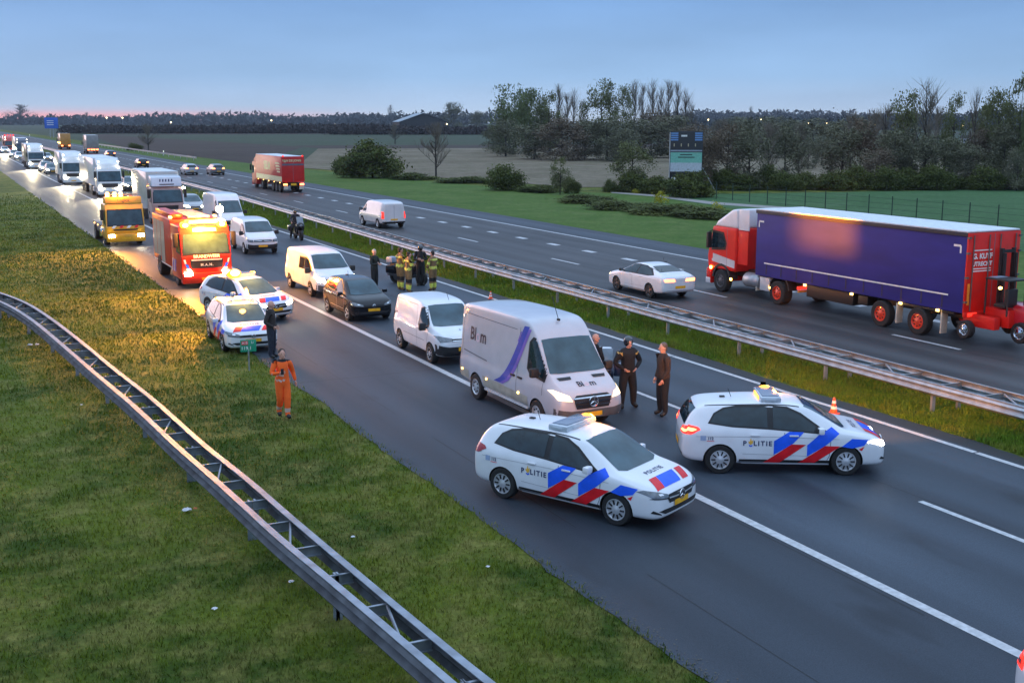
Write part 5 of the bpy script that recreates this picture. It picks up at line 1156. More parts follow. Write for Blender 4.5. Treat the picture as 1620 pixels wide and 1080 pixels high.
flat_text(ks, "lettering", INKW, "A15", -.10, -.022, .83, .10, .002); flat_text(ks, "lettering", INKW, "Li", .12, -.014, .84, .10, .001); flat_text(ks, "lettering", INKW, "119,1", -.06, -.014, .67, .14, .002)
CONEO = mat("cone_orange", (.80, .09, .02), .45, coat=.2)
def cone(label, x, y, s=1.):
    t = thing("traffic_cone", label, "traffic cone", (x, y, 0), sc=s, group="traffic cones on the median line")
    m = MB(); m.box((0, 0, .03), (.36, .36, .05), 0, bev=.02); m.lathe([(.15, .05), (.045, .62), (.035, .64), (0, .64)], 20, 'z'); m.build("cone_body", CONEO, t, 40)
    for z0, z1 in ((.20, .31), (.42, .52)):
        f = lambda z: .15-.105*(z-.05)/.57+.004
        m = MB(); m.lathe([(f(z0), z0), (f(z1), z1)], 20, 'z'); m.build("white_band", INKW, t, 40)
    return t
cone("orange and white traffic cone on the line just behind the side-on police car's bonnet", 19.81, 22.1, .66)
cone("small traffic cone on the median line, just showing above the silver-white van's roof", 20.2, 43.3, .5)
PAPER = mat("litter_white", (.6, .6, .62), .7); LITO = mat("litter_orange", (.5, .12, .04), .7)
def litter(name, lab, px_, py_, size, m_, n=5):
    p = gp(px_, py_); b = bmesh.new(); bmesh.ops.create_icosphere(b, subdivisions=2, radius=size*.62)
    for v in b.verts: v.co = Vector((v.co.x*random.uniform(.6, 1.4), v.co.y*random.uniform(.5, 1.3), abs(v.co.z)*random.uniform(.2, .7)))
    q = MB(); q.bm(b); o = q.build(name, m_, None, 0); o.location = (p.x, p.y, .05); o.rotation_euler = (0, 0, random.uniform(0, 6)); return tag(o, lab, "litter", "litter in the grass")
litter("plastic_bag", "crumpled white bag in the grass with an orange scrap beside it", 296, 810, .13, PAPER)
litter("paper_scrap", "orange paper scrap lying right against the crumpled white bag", 309, 808, .07, LITO)
litter("paper_scrap", "upright pale paper scrap nearest to the curved guard rail, low in the photo", 461, 924, .08, PAPER)
litter("paper_scrap", "speckled pale paper scrap left of the one nearest the rail, lowest in the photo", 340, 967, .07, PAPER)
litter("paper_scrap", "larger white scrap of a pair high on the left grass near the rail's bend", 48, 548, .14, PAPER)
litter("paper_scrap", "smaller grey scrap of a pair high on the left grass near the rail's bend", 59, 547, .11, PAPER)
litter("paper_scrap", "tiny white scrap alone on the left grass, level with the walking man's knees", 129, 643, .06, PAPER)
litter("paper_scrap", "pale scrap in the grass strip left of the foreground police car", 772, 900, .05, PAPER)
litter("paper_scrap", "thin pale scrap in the grass strip right of the curved rail, halfway down", 558, 853, .06, PAPER)
# wire fence posts beyond the far verge
fw = thing("wire_fence", "long thin green wire fence along the meadow behind the blue curtain trailer", "fence")
FG = mat("fence_green", (.012, .035, .022), .6)
for k in range(26):
    m = MB(); m.tube([(65.2, 40+2.5*k, 0), (65.2, 40+2.5*k, 1.55)], .045, 6); m.build("post", FG, fw, 0)
m = MB()
for z in (.15, .55, .95, 1.35): m.tube([(65.2, 40, z), (65.2, 102.5, z)], .012, 4)
m.build("wire", FG, fw, 0)
# billboard by the meadow
bb = thing("billboard", "tall narrow billboard with black top, green middle and dark foot panel by the fields", "billboard", (69.6, 101.5, 0), R(-33))
DKP = mat("board_black", (.012, .016, .020), .5); m = MB(); m.box((0, .12, 3.1), (3.35, .14, 6.0), 0, bev=.03); m.build("board", DKP, bb)
def panel(name, mt, x0, x1, z0, z1, y=.04): m = MB(); m.box(((x0+x1)/2, y, (z0+z1)/2), (x1-x0, .02, z1-z0)); return m.build(name, mt, bb, 0)
panel("green_panel", mat("board_green", (.17, .46, .36), .5), -1.6, 1.6, 2.9, 3.95); panel("white_panel", mat("board_pale", (.46, .52, .56), .5), -1.6, 1.6, 2.0, 2.9)
for k in range(4): panel("blue_strip", mat("board_blue", (.12, .26, .52), .4), -1.6, -.85, 5.15+.22*k, 5.30+.22*k); panel("blue_strip", mat("board_blue", (.12, .26, .52)), .85, 1.6, 5.15+.22*k, 5.30+.22*k)
for k in range(4): panel("lit_window", mat("board_cream", (.40, .34, .22)), -1.3+.72*k, -1.2+.72*k, 4.55, 4.85)
panel("pale_band", mat("board_greyband", (.25, .30, .36)), -1.6, 1.6, 4.05, 4.2)
for w_, z in ((.62, 3.72), (.85, 3.46)): panel("lettering_bar", DKP, -w_, w_, z-.05, z+.05, .025)
panel("lettering_bar", INKW, -.55, .05, 5.55, 5.72, .035); panel("white_square", INKW, -1.45, -1.0, 1.0, 1.4, .035); panel("lettering_bar", PALE, -.9, -.1, .95, 1.05, .035)
m = MB(); m.prism([(0, 0.2), (2.6, .2), (2.6, 5.7), (0, 6.0)], -1.72, -1.66, 'x'); m.build("side_panel", PALE, bb)
for x in (-1.5, 1.5): m = MB(); m.tube([(x, .25, 0), (x, .25, 6.0)], .08, 6); m.build("post", BLK, bb)
for s in (-1, 1): m = MB(); m.tube([(1.7, .3, 2.4), (1.7+1.4*1, 1.5+s, 0)], .05, 5); m.build("stay", GALV, bb)
# blue direction sign far away
bs = thing("direction_sign", "blue motorway direction sign on a post far along the road under the pink horizon", "road sign", (44.5, 520, 0))
m = MB(); m.box((0, 0, 5.9), (5.2, .15, 4.4), 0, bev=.05); m.build("sign_plate", mat("sign_blue", (.02, .12, .55), .4), bs)
for x in (-.6, .6): m = MB(); m.tube([(x, .2, 0), (x, .2, 4)], .14, 6); m.build("post", GALV, bs)
for z in (5.2, 6.0, 6.8): m = MB(); m.box((-.4, -.1, z), (2.6, .03, .28)); m.build("lettering_bar", INKW, bs, 0)
# marker posts with a reflector on the far verge
for px_, py_, lab in ((259, 246, "small white marker post on the far verge beside the thin rail, nearer one"), (47, 217, "small white marker post at the far end of the thin verge rail")):
    p = gp(px_, py_); t = thing("marker_post", lab, "marker post", (p.x, p.y, 0)); m = MB(); m.box((0, 0, .5), (.14, .10, 1.0), 0, bev=.02); m.build("post", INKW, t); m = MB(); m.box((0, -.06, .85), (.09, .03, .16)); m.build("reflector", mat("reflector_glow", (.8, .9, .7), .3, emit=(.9, 1, .7), es=2.), t)  # reflector glows by emission, standing in for headlight thrown back
# service path by the billboard
sheet("path", [tuple(gp(*q).xy) for q in ((965, 304), (1030, 308), (1130, 320), (1300, 332), (1300, 336), (1120, 323), (1030, 311), (968, 306))], .03, mat("path_concrete", (.24, .23, .21), .8))
# ------------------------------------------------------------------ trees, shrubs and the far tree lines
BARK = mat("bark", (.030, .025, .020), .9, var=.3, bump=.5, bs=8.)
def leafmat(n, a, b): return mat(n, a, .8, var=.3, vs=.55, spec=.2, col2=b)
LF = dict(willow=leafmat("willow_leaves", (.065, .092, .04), (.165, .19, .07)), olive=leafmat("spring_leaves", (.070, .085, .036), (.19, .195, .07)), dark=leafmat("dark_leaves", (.080, .084, .054), (.18, .175, .10)),
          twig=leafmat("twig_brown", (.11, .095, .075), (.20, .17, .13)), bush=leafmat("bush_leaves", (.040, .060, .014), (.12, .135, .026)), rust=leafmat("rust_twigs", (.10, .078, .055), (.19, .145, .095)),
          blossom=leafmat("white_blossom", (.20, .21, .20), (.34, .34, .33)), yellow=leafmat("yellow_flowers", (.30, .28, .02), (.45, .42, .04)))
def leaf_quads(pts, size, squash=1., vert=0.):
    n = len(pts); a = rng.normal(size=(n, 3)); 
    if vert: a[:, 2] *= vert
    a /= np.linalg.norm(a, axis=1)[:, None]; b = rng.normal(size=(n, 3)); b -= (b*a).sum(1)[:, None]*a; b /= np.linalg.norm(b, axis=1)[:, None]
    s = size*rng.uniform(.5, 1.4, (n, 1)); a = a*s*squash; b = b*s*.55
    v = np.stack([pts-a-b*.4, pts+b*-.9, pts+a, pts+b*.9], 1).reshape(-1, 3)
    return v
def quad_mesh(name, v, m):
    n = len(v)//4; me = bpy.data.meshes.new(name); me.vertices.add(len(v)); me.vertices.foreach_set("co", v.ravel()); me.loops.add(n*4); me.loops.foreach_set("vertex_index", np.arange(n*4))
    me.polygons.add(n); me.polygons.foreach_set("loop_start", np.arange(0, n*4, 4)); me.polygons.foreach_set("loop_total", np.full(n, 4)); me.materials.append(m); me.update(); me.validate(); return me
def crown_mesh(kind, seed, n=3200, leaf=.035):
    """unit tree: height 1, crown radius about .3; clumps of small faces in an uneven volume"""
    g = np.random.default_rng(seed); pts = []
    if kind in ("willow", "olive", "dark", "blossom", "rust"):
        nc = 44; low = kind in ("dark", "rust")
        for i in range(nc):
            z = g.uniform(.02 if low else .18, .93); prof = math.sin(math.pi*min(1, max(.03, (z-.08)/.95 if not low else .22+.76*z)))**.6
            r = .30*prof*math.sqrt(g.uniform(.05, 1)); t = g.uniform(0, 6.28); c = np.array([r*math.cos(t), r*math.sin(t), z]); s = g.uniform(.035, .075)
            k = n//nc; q = g.normal(size=(k, 3))*s; q[:, 2] *= 1.5 if kind == "willow" else .9; pts.append(c+q)
        pts = np.concatenate(pts); pts = pts[(pts[:, 2] > .0)&(pts[:, 2] < 1.02)]
        return quad_mesh("crown", leaf_quads(pts, leaf, 1.3 if kind == "willow" else 1., 2.5 if kind == "willow" else 0), LF[kind])
    if kind == "bush" or kind == "yellow":
        for i in range(40):
            t = g.uniform(0, 6.28); u = g.uniform(0, 1)**.5; c = np.array([.42*u*math.cos(t), .42*u*math.sin(t), g.uniform(.1, .9*math.sqrt(max(.05, 1-.8*u*u)))]); q = g.normal(size=(n//40, 3))*.085; pts.append(c+q)
        pts = np.concatenate(pts); pts = pts[pts[:, 2] > .0]
        return quad_mesh("crown", leaf_quads(pts, leaf*1.1, 1.1, 1.6), LF[kind])
def limbs(seed, height=.9, spread=.26, n=9, start=.18, trunk=.018, up=.8):
    g = random.Random(seed); mb = MB(); mb.tube([(0, 0, 0), (g.uniform(-.01, .01), g.uniform(-.01, .01), .35), (g.uniform(-.02, .02), g.uniform(-.02, .02), height)], [trunk, trunk*.7, trunk*.12], 6)
    for i in range(n):
        z = g.uniform(start, height*.75); t = g.uniform(0, 6.28); r = spread*g.uniform(.5, 1.1)*(1.1-z); h = z+r*up*g.uniform(.7, 1.6)
        a = (r*math.cos(t), r*math.sin(t), min(.98, h)); mid = (a[0]*.5, a[1]*.5, z+(a[2]-z)*.4); mb.tube([(0, 0, z), mid, a], [trunk*.5, trunk*.3, trunk*.08], 5)
    return mb.mesh("trunk", BARK)
def bare_crown(seed, spread=.21, n=260, up=1.9, thick=.0021):
    """leafless crown: limbs breaking into fine upright twigs"""
    g = random.Random(seed); mb = MB(); tips = []
    for i in range(24):
        z = g.uniform(.12, .86); t = g.uniform(0, 6.28); r = spread*g.uniform(.45, 1.1)*(1.12-z); tips.append(((0, 0, z), (r*math.cos(t), r*math.sin(t), min(.97, z+r*up*g.uniform(.5, 1.0)))))
    for a, b in tips: mb.tube([a, b], [thick*2.2, thick*.8], 4, cap=False)
    for i in range(n):
        a, b = g.choice(tips); u = g.uniform(.2, 1); p = [a[k]+(b[k]-a[k])*u for k in range(3)]; t = g.uniform(0, 6.28); l = g.uniform(.06, .18); o = g.uniform(.15, .7)*l
        mb.tube([p, (p[0]+o*math.cos(t), p[1]+o*math.sin(t), min(1.0, p[2]+l))], [thick*.9, thick*.25], 3, cap=False)
    me = mb.mesh("crown", LF["twig"]); return me
CR = {}
for k in ("willow", "olive", "dark", "blossom", "rust"): CR[k] = [crown_mesh(k, 10+i*7+len(k), 5200 if k != "blossom" else 2500, .017) for i in range(3)]
CR["bush"] = [crown_mesh("bush", 50+i, 9000, .026) for i in range(3)]; CR["yellow"] = [crown_mesh("yellow", 71, 500, .05)]
CR["bare"] = [bare_crown(90+i) for i in range(4)]; CR["spread"] = [bare_crown(120+i, .42, 700, 1.1, .0026) for i in range(3)]
TR = [limbs(200+i) for i in range(4)]; TRU = [limbs(220+i, .96, .13, 12, .2, .014, 2.2) for i in range(3)]; TRB = [limbs(240+i, .55, .34, 8, .03, .02, .9) for i in range(3)]
NT = [0]
def tree(name, label, kind, px_, base, top, wpx, group=None, cat="tree"):
    base = max(base, 198); p = gp(px_, base); d = (p-Vector((0, 0, H))).dot(fwd); h = (base-top)*d/F*1.02; w = wpx*d/F
    NT[0] += 1; i = NT[0]; ref = {"bush": .95, "yellow": .95, "bare": .34, "spread": .8}.get(kind, .66)
    t = thing(name, label, cat, (p.x, p.y, 0), random.uniform(0, 6.28), group); t.scale = (w/ref, w/ref, h)
    c = link("crown", CR[kind][i % len(CR[kind])], t, 0)
    tr = TRB if kind in ("bush", "yellow") else TRU if kind == "bare" else TR
    link("trunk", tr[i % len(tr)], t, 0); return t
G1 = "trees in the dark cluster left of the billboard"; G2 = "trees in the dark belt right of the billboard"
for a in [("willow", 812, 243, 139, 70, "drooping green willow at the left end of the tree cluster left of the billboard"),
          ("willow", 838, 246, 146, 50, "second drooping willow, just right of the one at the cluster's left end"),
          ("olive", 868, 246, 148, 52, "rounded dull green tree between the willows and the leafless poplars"),
          ("olive", 950, 244, 131, 62, "tall fresh green tree in the middle of the cluster, its crown highest"),
          ("olive", 985, 244, 139, 34, "slim green tree leaning against the tall fresh green one")]: tree("leafy_tree", a[5], a[0], a[1], a[2], a[3], a[4], G1)
for x, b, tp, w in [(884, 238, 136, 22), (897, 240, 150, 24), (907, 238, 142, 20), (922, 240, 158, 24), (1003, 238, 130, 26), (1016, 240, 136, 24), (1030, 238, 128, 26), (1044, 240, 138, 24), (1056, 238, 130, 26), (1070, 240, 133, 26), (1083, 240, 142, 24), (1093, 240, 165, 20)]:
    tree("poplar", "leafless upright poplar in the row rising above the tree cluster left of the billboard", "bare", x, b, tp, w*1.25, "leafless poplars left of the billboard")
for x, b, tp, w, k in [(800, 248, 190, 60, "dark"), (845, 252, 196, 80, "dark"), (890, 254, 188, 90, "rust"), (925, 252, 192, 70, "dark"), (960, 254, 185, 80, "dark"), (1010, 250, 190, 90, "dark"), (1060, 250, 186, 90, "dark"), (1095, 256, 196, 70, "rust"), (780, 240, 198, 40, "dark"), (870, 240, 180, 70, "rust"), (1040, 244, 176, 80, "rust"), (985, 256, 205, 60, "dark")]:
    tree("shrub", "dark shrub in the thick undergrowth beneath the trees left of the billboard", k, x, b, tp, w, "undergrowth shrubs left of the billboard", "shrub")
for a in [("bush", 590, 281, 221, 94, "big rounded dark green bush on the verge right of the red container lorry"), ("bush", 548, 277, 247, 46, "low dark bush leaning on the left side of the big rounded bush"),
          ("bush", 800, 301, 259, 58, "low dark rounded bush alone in front of the stubble field"), ("olive", 886, 308, 250, 34, "thin yellow-green shrub on the verge left of the small round tree"),
          ("olive", 1000, 302, 226, 66, "small round green tree just left of the billboard"), ("bush", 1000, 303, 272, 60, "dark bush at the foot of the small round tree"), ("bush", 655, 284, 273, 70, "low scrub between the big bush and the bare roadside tree"), ("bush", 735, 289, 279, 80, "low scrub right of the bare roadside tree"),
          ("bush", 905, 306, 280, 26, "tiny dark stump-like bush right of the thin yellow-green shrub"), ("bush", 965, 304, 283, 20, "tiny dark bush at the start of the service path"), ("bush", 855, 304, 292, 70, "low scrub between the lone bush and the thin shrub"),
          ("bush", 1090, 312, 270, 70, "dark hedge bush behind the foot of the billboard"), ("bush", 1040, 306, 278, 60, "dark hedge bush left of the billboard's foot"), ("bush", 985, 330, 317, 110, "green bank shrub by the service path, left one"), ("bush", 1050, 337, 322, 120, "green bank shrub by the service path, middle one"), ("bush", 1120, 344, 328, 110, "green bank shrub by the service path, right one"), ("bush", 925, 320, 308, 90, "green bank shrub left of the service path"),
          ("yellow", 1046, 322, 301, 26, "bright yellow flowering plant beside the path under the billboard"), ("yellow", 1133, 338, 318, 22, "yellow flowering plant just above the red lorry cab"), ("yellow", 1006, 306, 298, 12, "tiny yellow flowering plant at the path's left end")]:
    tree("shrub" if a[0] != "olive" else "small_tree", a[5], a[0], a[1], a[2], a[3], a[4], None, "shrub" if a[0] != "olive" else "tree")
tree("bare_tree", "leafless roadside tree standing alone right of the big bush", "spread", 690, 283, 196, 74); tree("bare_tree", "dark leafless tree beyond the bare roadside tree, in front of the shed", "spread", 625, 228, 196, 40); tree("bare_tree", "dark leafless tree by the thin verge rail on the left", "spread", 235, 240, 197, 46); tree("shrub", "dark shrub at the foot of the leafless tree by the verge rail", "bush", 213, 238, 226, 24, None, "shrub")
tree("round_tree", "large round dark tree standing alone beside the shed", "dark", 718, 208, 164, 40); tree("round_tree", "low dark tree right of the large round one", "dark", 755, 207, 176, 30)
# belt to the right
for k, x, b, tp, w, lab in [("bare", 1460, 296, 129, 66, "tallest leafless tree of the belt behind the blue trailer"), ("dark", 1462, 298, 215, 60, "ivy-dark trunk thicket under the tallest leafless tree"), ("olive", 1427, 292, 150, 62, "broad brownish-green tree left of the tallest leafless one"), ("twigs", 1398, 286, 168, 56, "twiggy tree left of the broad brownish-green one"),
                            ("olive", 1503, 290, 152, 46, "green tree right of the tallest leafless one"), ("bare", 1536, 286, 143, 34, "slim leafless tree between the green trees behind the trailer"), ("olive", 1572, 290, 146, 52, "dense green tree left of the far right pair"), ("olive", 1606, 292, 122, 52, "fresh green tree at the right edge of the photo, highest of its pair"), ("willow", 1630, 294, 128, 46, "green tree cut by the right edge of the photo"),
                            ("blossom", 1560, 262, 206, 36, "white blossoming tree above the trailer's rear end"), ("rust", 1388, 298, 238, 62, "rust-brown bush at the edge of the meadow behind the trailer"), ("dark", 1300, 262, 214, 40, "dark pollard willow right of the billboard, right one"), ("dark", 1278, 268, 218, 30, "dark pollard willow right of the billboard, left one"), ("dark", 1608, 302, 236, 44, "dark tree at the right edge in front of the green pair")]:
    tree("tree", lab, "bare" if k == "twigs" else k, x, b, tp, w, G2)
for x, b, tp, w, k in [(1120, 300, 205, 60, "rust"), (1150, 298, 198, 80, "rust"), (1185, 300, 205, 70, "dark"), (1215, 296, 196, 80, "twigs"), (1240, 292, 200, 70, "dark"), (1262, 290, 196, 60, "twigs"), (1330, 292, 196, 80, "dark"), (1360, 290, 190, 70, "rust"), (1345, 270, 180, 70, "twigs"), (1412, 296, 205, 70, "dark"), (1440, 294, 200, 70, "dark"), (1490, 298, 220, 70, "dark"), (1525, 298, 228, 70, "dark"), (1545, 290, 205, 60, "rust"), (1585, 292, 200, 70, "dark"), (1320, 258, 192, 80, "dark"), (1250, 250, 190, 80, "dark"), (1190, 250, 188, 90, "dark"), (1140, 248, 190, 80, "twigs"), (1480, 280, 172, 60, "twigs"), (1555, 284, 165, 60, "olive"), (1380, 280, 175, 60, "twigs"), (1285, 240, 188, 90, "dark"), (1220, 232, 186, 90, "dark"), (1360, 240, 184, 80, "dark"), (1160, 228, 186, 80, "dark")]:
    tree("tree", "dim dusk-grey tree or thicket crowding the belt right of the billboard", "spread" if k == "twigs" else k, x, b, tp, w, "thickets in the belt right of the billboard")
for i, x in enumerate(range(1118, 1640, 26)): tree('shrub', 'low dark shrub in the row edging the meadow behind the truck', 'bush', x, 299+(i % 3), 268+random.randint(-8, 10), 52, 'shrubs edging the meadow', 'shrub')
# far tree lines: one mass each
def treeline(name, x0, x1, base, tops, dist_py, m, n, leaf, label, depth=40):
    pts = []
    for i in range(n):
        u = random.random(); x = x0+(x1-x0)*u; p = gp(x, dist_py); d = (p-Vector((0, 0, H))).dot(fwd); p = p+Vector((random.uniform(-1, 1), random.uniform(-1, 1), 0))*depth
        hh = np.interp(x, [a for a, _ in tops], [b for _, b in tops]); hh = (dist_py-hh)*d/F*(.75+.25*math.sin(x*.9)*math.sin(x*.37+1)+random.uniform(-.12, .12))
        for k in range(9): pts.append((p.x+random.gauss(0, hh*.22), p.y+random.gauss(0, hh*.22), max(.2, hh*random.random()**.7)))
    o = link(name, quad_mesh(name, leaf_quads(np.array(pts), leaf), m), None, 0); return tag(o, label, "tree line", None, "stuff")
FARL = leafmat("far_wood", (.030, .038, .042), (.055, .066, .070)); FARB = leafmat("far_bare_wood", (.030, .032, .036), (.05, .052, .055))
treeline("treeline", -20, 560, 0, [(-20, 186), (0, 184), (60, 181), (110, 183), (190, 186), (210, 181), (250, 184), (280, 179), (330, 178), (400, 179), (440, 182), (520, 184), (560, 181)], 198, FARL, 850, 3.2, "long dark far-off wood along the left and middle horizon", 60)
treeline("treeline", 540, 800, 0, [(540, 180), (600, 177), (640, 181), (690, 176), (760, 176), (800, 178)], 199, FARL, 480, 2.6, "dark far-off wood behind the shed on the horizon", 50)
treeline("treeline", 1080, 1480, 0, [(1080, 174), (1160, 176), (1230, 179), (1238, 175), (1280, 173), (1335, 175), (1345, 181), (1480, 180)], 198, FARB, 1000, 3., "hazy far-off wood on the rise along the right horizon", 60)
treeline("treeline", 1090, 1640, 0, [(1090, 188), (1200, 186), (1330, 186), (1400, 182), (1640, 170)], 206, FARL, 1100, 1.8, "dark middle-distance wood behind the belt on the right", 30)
treeline("orchard", 130, 600, 0, [(130, 198), (300, 199), (450, 197), (600, 197)], 211, mat("orchard_twigs", (.028, .020, .017), .9, var=.35, vs=.2), 3200, .9, "brown leafless orchard rows across the fields on the left", 14)
treeline("orchard", 540, 790, 0, [(540, 197), (640, 199), (700, 200), (790, 200)], 213, mat("orchard_twigs", (.028, .020, .017), .9), 1400, .8, "brown leafless orchard rows before the shed", 12)
t = tree("spreading_tree", "wide leafless tree standing on the horizon at the far left above the queue", "spread", 34, 197, 166, 68); t = tree("bare_tree", "small leafless tree on the pink horizon right of the wide one", "spread", 138, 194, 178, 14)
tree("bare_tree", "leafless tree on the horizon left of the shed", "spread", 618, 196, 167, 16); tree("bare_tree", "leafless tree on the horizon over the belt, right of the billboard", "bare", 1187, 200, 168, 10)
# ------------------------------------------------------------------ far buildings and lamps
def house(label, px_, base, wpx, hpx, wallm, roofm, lit=True, name="house", gable=False):
    base = max(base, 198); p = gp(px_, base); d = (p-Vector((0, 0, H))).dot(fwd); w = wpx*d/F; h = hpx*d/F; ang = math.atan2(p.x, p.y)
    t = thing(name, label, "building", (p.x, p.y, 0), -ang+.3); dp = w*.7
    m = MB(); m.box((0, 0, h*.3), (w, dp, h*.6)); m.build("wall", wallm, t, 0)
    m = MB(); m.prism([(-dp*.55, h*.58), (0, h), (dp*.55, h*.58)], -w*.52, w*.52, 'x') if not gable else m.prism([(-w*.52, h*.58), (0, h), (w*.52, h*.58)], -dp*.55, dp*.55, 'y'); m.build("roof", roofm, t, 0)
    for k in (-1, 1):
        m = MB(); m.box((k*w*.25, -dp*.5-.05, h*.3), (w*.14, .1, h*.2)); m.build("window", LITW if lit and k > 0 else GLASS, t, 0)
    return t
LITW = mat("lit_window", (1, .8, .4), .4, emit=(1, .72, .32), es=4.)
WBR = mat("far_brick", (.10, .07, .06), .9); WPL = mat("far_plaster", (.36, .36, .36), .9); RFD = mat("far_roof", (.05, .045, .045), .8); RFP = mat("metal_roof", (.30, .34, .36), .4, metal=.3)
p = gp(668, 201); t = thing("shed", "large dark farm shed with a pale metal roof on the horizon", "building", (p.x*.6, p.y*.6, 0), R(-15)); s_ = .6*1.0
d = (Vector(t.location)-Vector((0, 0, H))).dot(fwd); u = d/F
m = MB(); m.prism([(-38*u, 0), (38*u, 0), (38*u, 15*u), (0, 28*u), (-38*u, 15*u)], -20*u, 89*u, 'y'); m.build("wall", mat("shed_wall", (.02, .022, .024), .8), t, 0)
m = MB()
for s in (-1, 1): m.add([(s*39*u, -21*u, 15*u), (s*39*u, 90*u, 15*u), (0, 90*u, 28.5*u), (0, -21*u, 28.5*u)], [(0, 1, 2, 3)]); m.add([(s*39*u, -21*u, 15.6*u), (s*39*u, 90*u, 15.6*u), (0, 90*u, 29.1*u), (0, -21*u, 29.1*u)], [(0, 1, 2, 3)])
m.build("roof", RFP, t, 0); m = MB(); m.ell((36*u, -22*u, 12*u), (.8*u, .6*u, 1*u)); m.build("lamp", mat("warm_lamp", (1, .8, .5), .4, emit=(1, .72, .34), es=9.), t)
house("white garden tent or shed right of the large round dark tree", 748, 207, 13, 10, WPL, WPL, False); house("pale small house among the far trees above the trailer roof, left one", 1305, 212, 12, 14, WPL, RFD); house("pale small house among the far trees above the trailer's rear, by the blossom tree", 1528, 226, 14, 12, WPL, RFD, False)
house("white low building right of the blossoming tree", 1598, 226, 16, 9, WPL, WPL, False); house("pale farmhouse on the left horizon above the distant orchard", 330, 198, 10, 9, WBR, RFD); house("white farmhouse on the horizon left of the shed", 528, 198, 8, 8, WPL, RFD); house("pale farmhouse near the pink strip of horizon", 112, 197, 12, 9, WPL, RFD); house("brick farmhouse on the horizon above the red container lorry", 452, 198, 9, 8, WBR, RFD)
for px_, py_, lab in [(1120, 190, "distant street lamp glowing just right above the billboard"), (1203, 190, "distant street lamp glowing midway between billboard and trailer cab"), (1278, 196, "distant orange street lamp, left one of the three over the trailer"), (1307, 195, "distant street lamp, brightest of the three over the trailer"), (1330, 196, "distant orange street lamp, right one of the three over the trailer"), (1384, 198, "distant faint street lamp over the middle of the trailer"), (1523, 199, "distant orange street lamp left of the blossoming tree"), (170, 187, "distant lamp glowing on the left horizon, first"), (195, 187, "distant lamp glowing on the left horizon, second"), (271, 194, "distant warm lamp on a pole above the dark tree by the verge rail"), (430, 191, "distant lamp glowing above the red container lorry")]:
    p = gp(px_, 208); d = (p-Vector((0, 0, H))).dot(fwd); h = (208-py_)*d/F; t = thing("street_lamp", lab, "street lamp", (p.x, p.y, 0)); r = .9*d/F
    m = MB(); m.tube([(0, 0, 0), (0, 0, h)], .09, 5); m.build("pole", GALV, t); m = MB(); m.ell((0, 0, h), (r, r, r)); m.build("lamp_head", mat("warm_lamp", (1, .8, .5)), t)
# ------------------------------------------------------------------ grass blades, denser close to the bridge
def blades(name, x0, x1, y0, y1, n, label, xmax=None, xmin=None, m=GRASS, tall=.042, ref=14.):
    k = int(n*3); x = rng.uniform(x0, x1, k); y = y0+(y1-y0)*rng.uniform(0, 1, k)**1.7
    d = np.sqrt(x*x+y*y); keep = rng.uniform(0, 1, k)*np.where(x > x1-.22, .25+2.2*(x-x1+.22)/.22, 1) < np.clip((ref/d)**.8, 0, 1)*np.clip((y1-y)/(.45*(y1-y0)), 0, 1)
    if xmax is not None: keep &= x < xmax
    if xmin is not None: keep &= x > xmin
    x, y, d = x[keep][:n], y[keep][:n], d[keep][:n]; n = len(x)
    clump = .55+.9*(np.sin(x*1.7+np.sin(y*1.1)*2)*np.sin(y*1.3+np.cos(x*.9)*2)*.5+.5); h = tall*clump*rng.uniform(.5, 1.3, n)*(1+d*.012); w = .006*(1+d*.05)
    t = rng.uniform(0, 6.28, n); lean = h*rng.uniform(.1, .8, n); s = rng.uniform(0, 6.28, n); cx, cy = np.cos(t)*w, np.sin(t)*w
    a = np.stack([x-cx, y-cy, np.full(n, -.01)], 1); b = np.stack([x+cx, y+cy, np.full(n, -.01)], 1); c = np.stack([x+np.cos(s)*lean+cx*.25, y+np.sin(s)*lean+cy*.25, h], 1); e = np.stack([x+np.cos(s)*lean-cx*.25, y+np.sin(s)*lean-cy*.25, h], 1)
    o = link(name, quad_mesh(name, np.stack([a, b, c, e], 1).reshape(-1, 3), m), None, 0); return tag(o, label, "grass", None, "stuff")
BLADE = terrain_mat("grass_blades", (.060, .100, .008), (.175, .205, .020), (.28, .25, .08), .26, 7., 0, hard=.09)
BLADE2 = terrain_mat("median_blades", (.085, .165, .012), (.165, .235, .022), (.17, .18, .03), .30, 7., 0)
blades("grass", -9, 8.68, 8, 130, 240000, "rough green grass on the verge around the curved guard rail", m=BLADE)
blades("grass", 21.0, 24.85, 15, 120, 90000, "bright green grass on the median under the straight guard rail", m=BLADE2, tall=.075, ref=30)
n = 2600; gx = 8.58+np.abs(rng.normal(0, .15, n)); gy = 9+70*rng.uniform(0, 1, n)**1.6; gp_ = np.stack([gx, gy, np.full(n, .010)], 1)
gm = mat("pale_grit", (.085, .08, .062), .9, var=.3, vs=3.)
gv = np.stack([gp_+np.stack([c*s, d*s, rng.uniform(0, .012, n)], 1) for s in [rng.uniform(.005, .014, n)] for c, d in ((-1, -.8), (.9, -1), (1, .7), (-.8, 1))], 1).reshape(-1, 3)
tag(link("gravel", quad_mesh("gravel", gv, gm), None, 0), "loose pale grit along the edge of the hard shoulder", "gravel", None, "stuff")
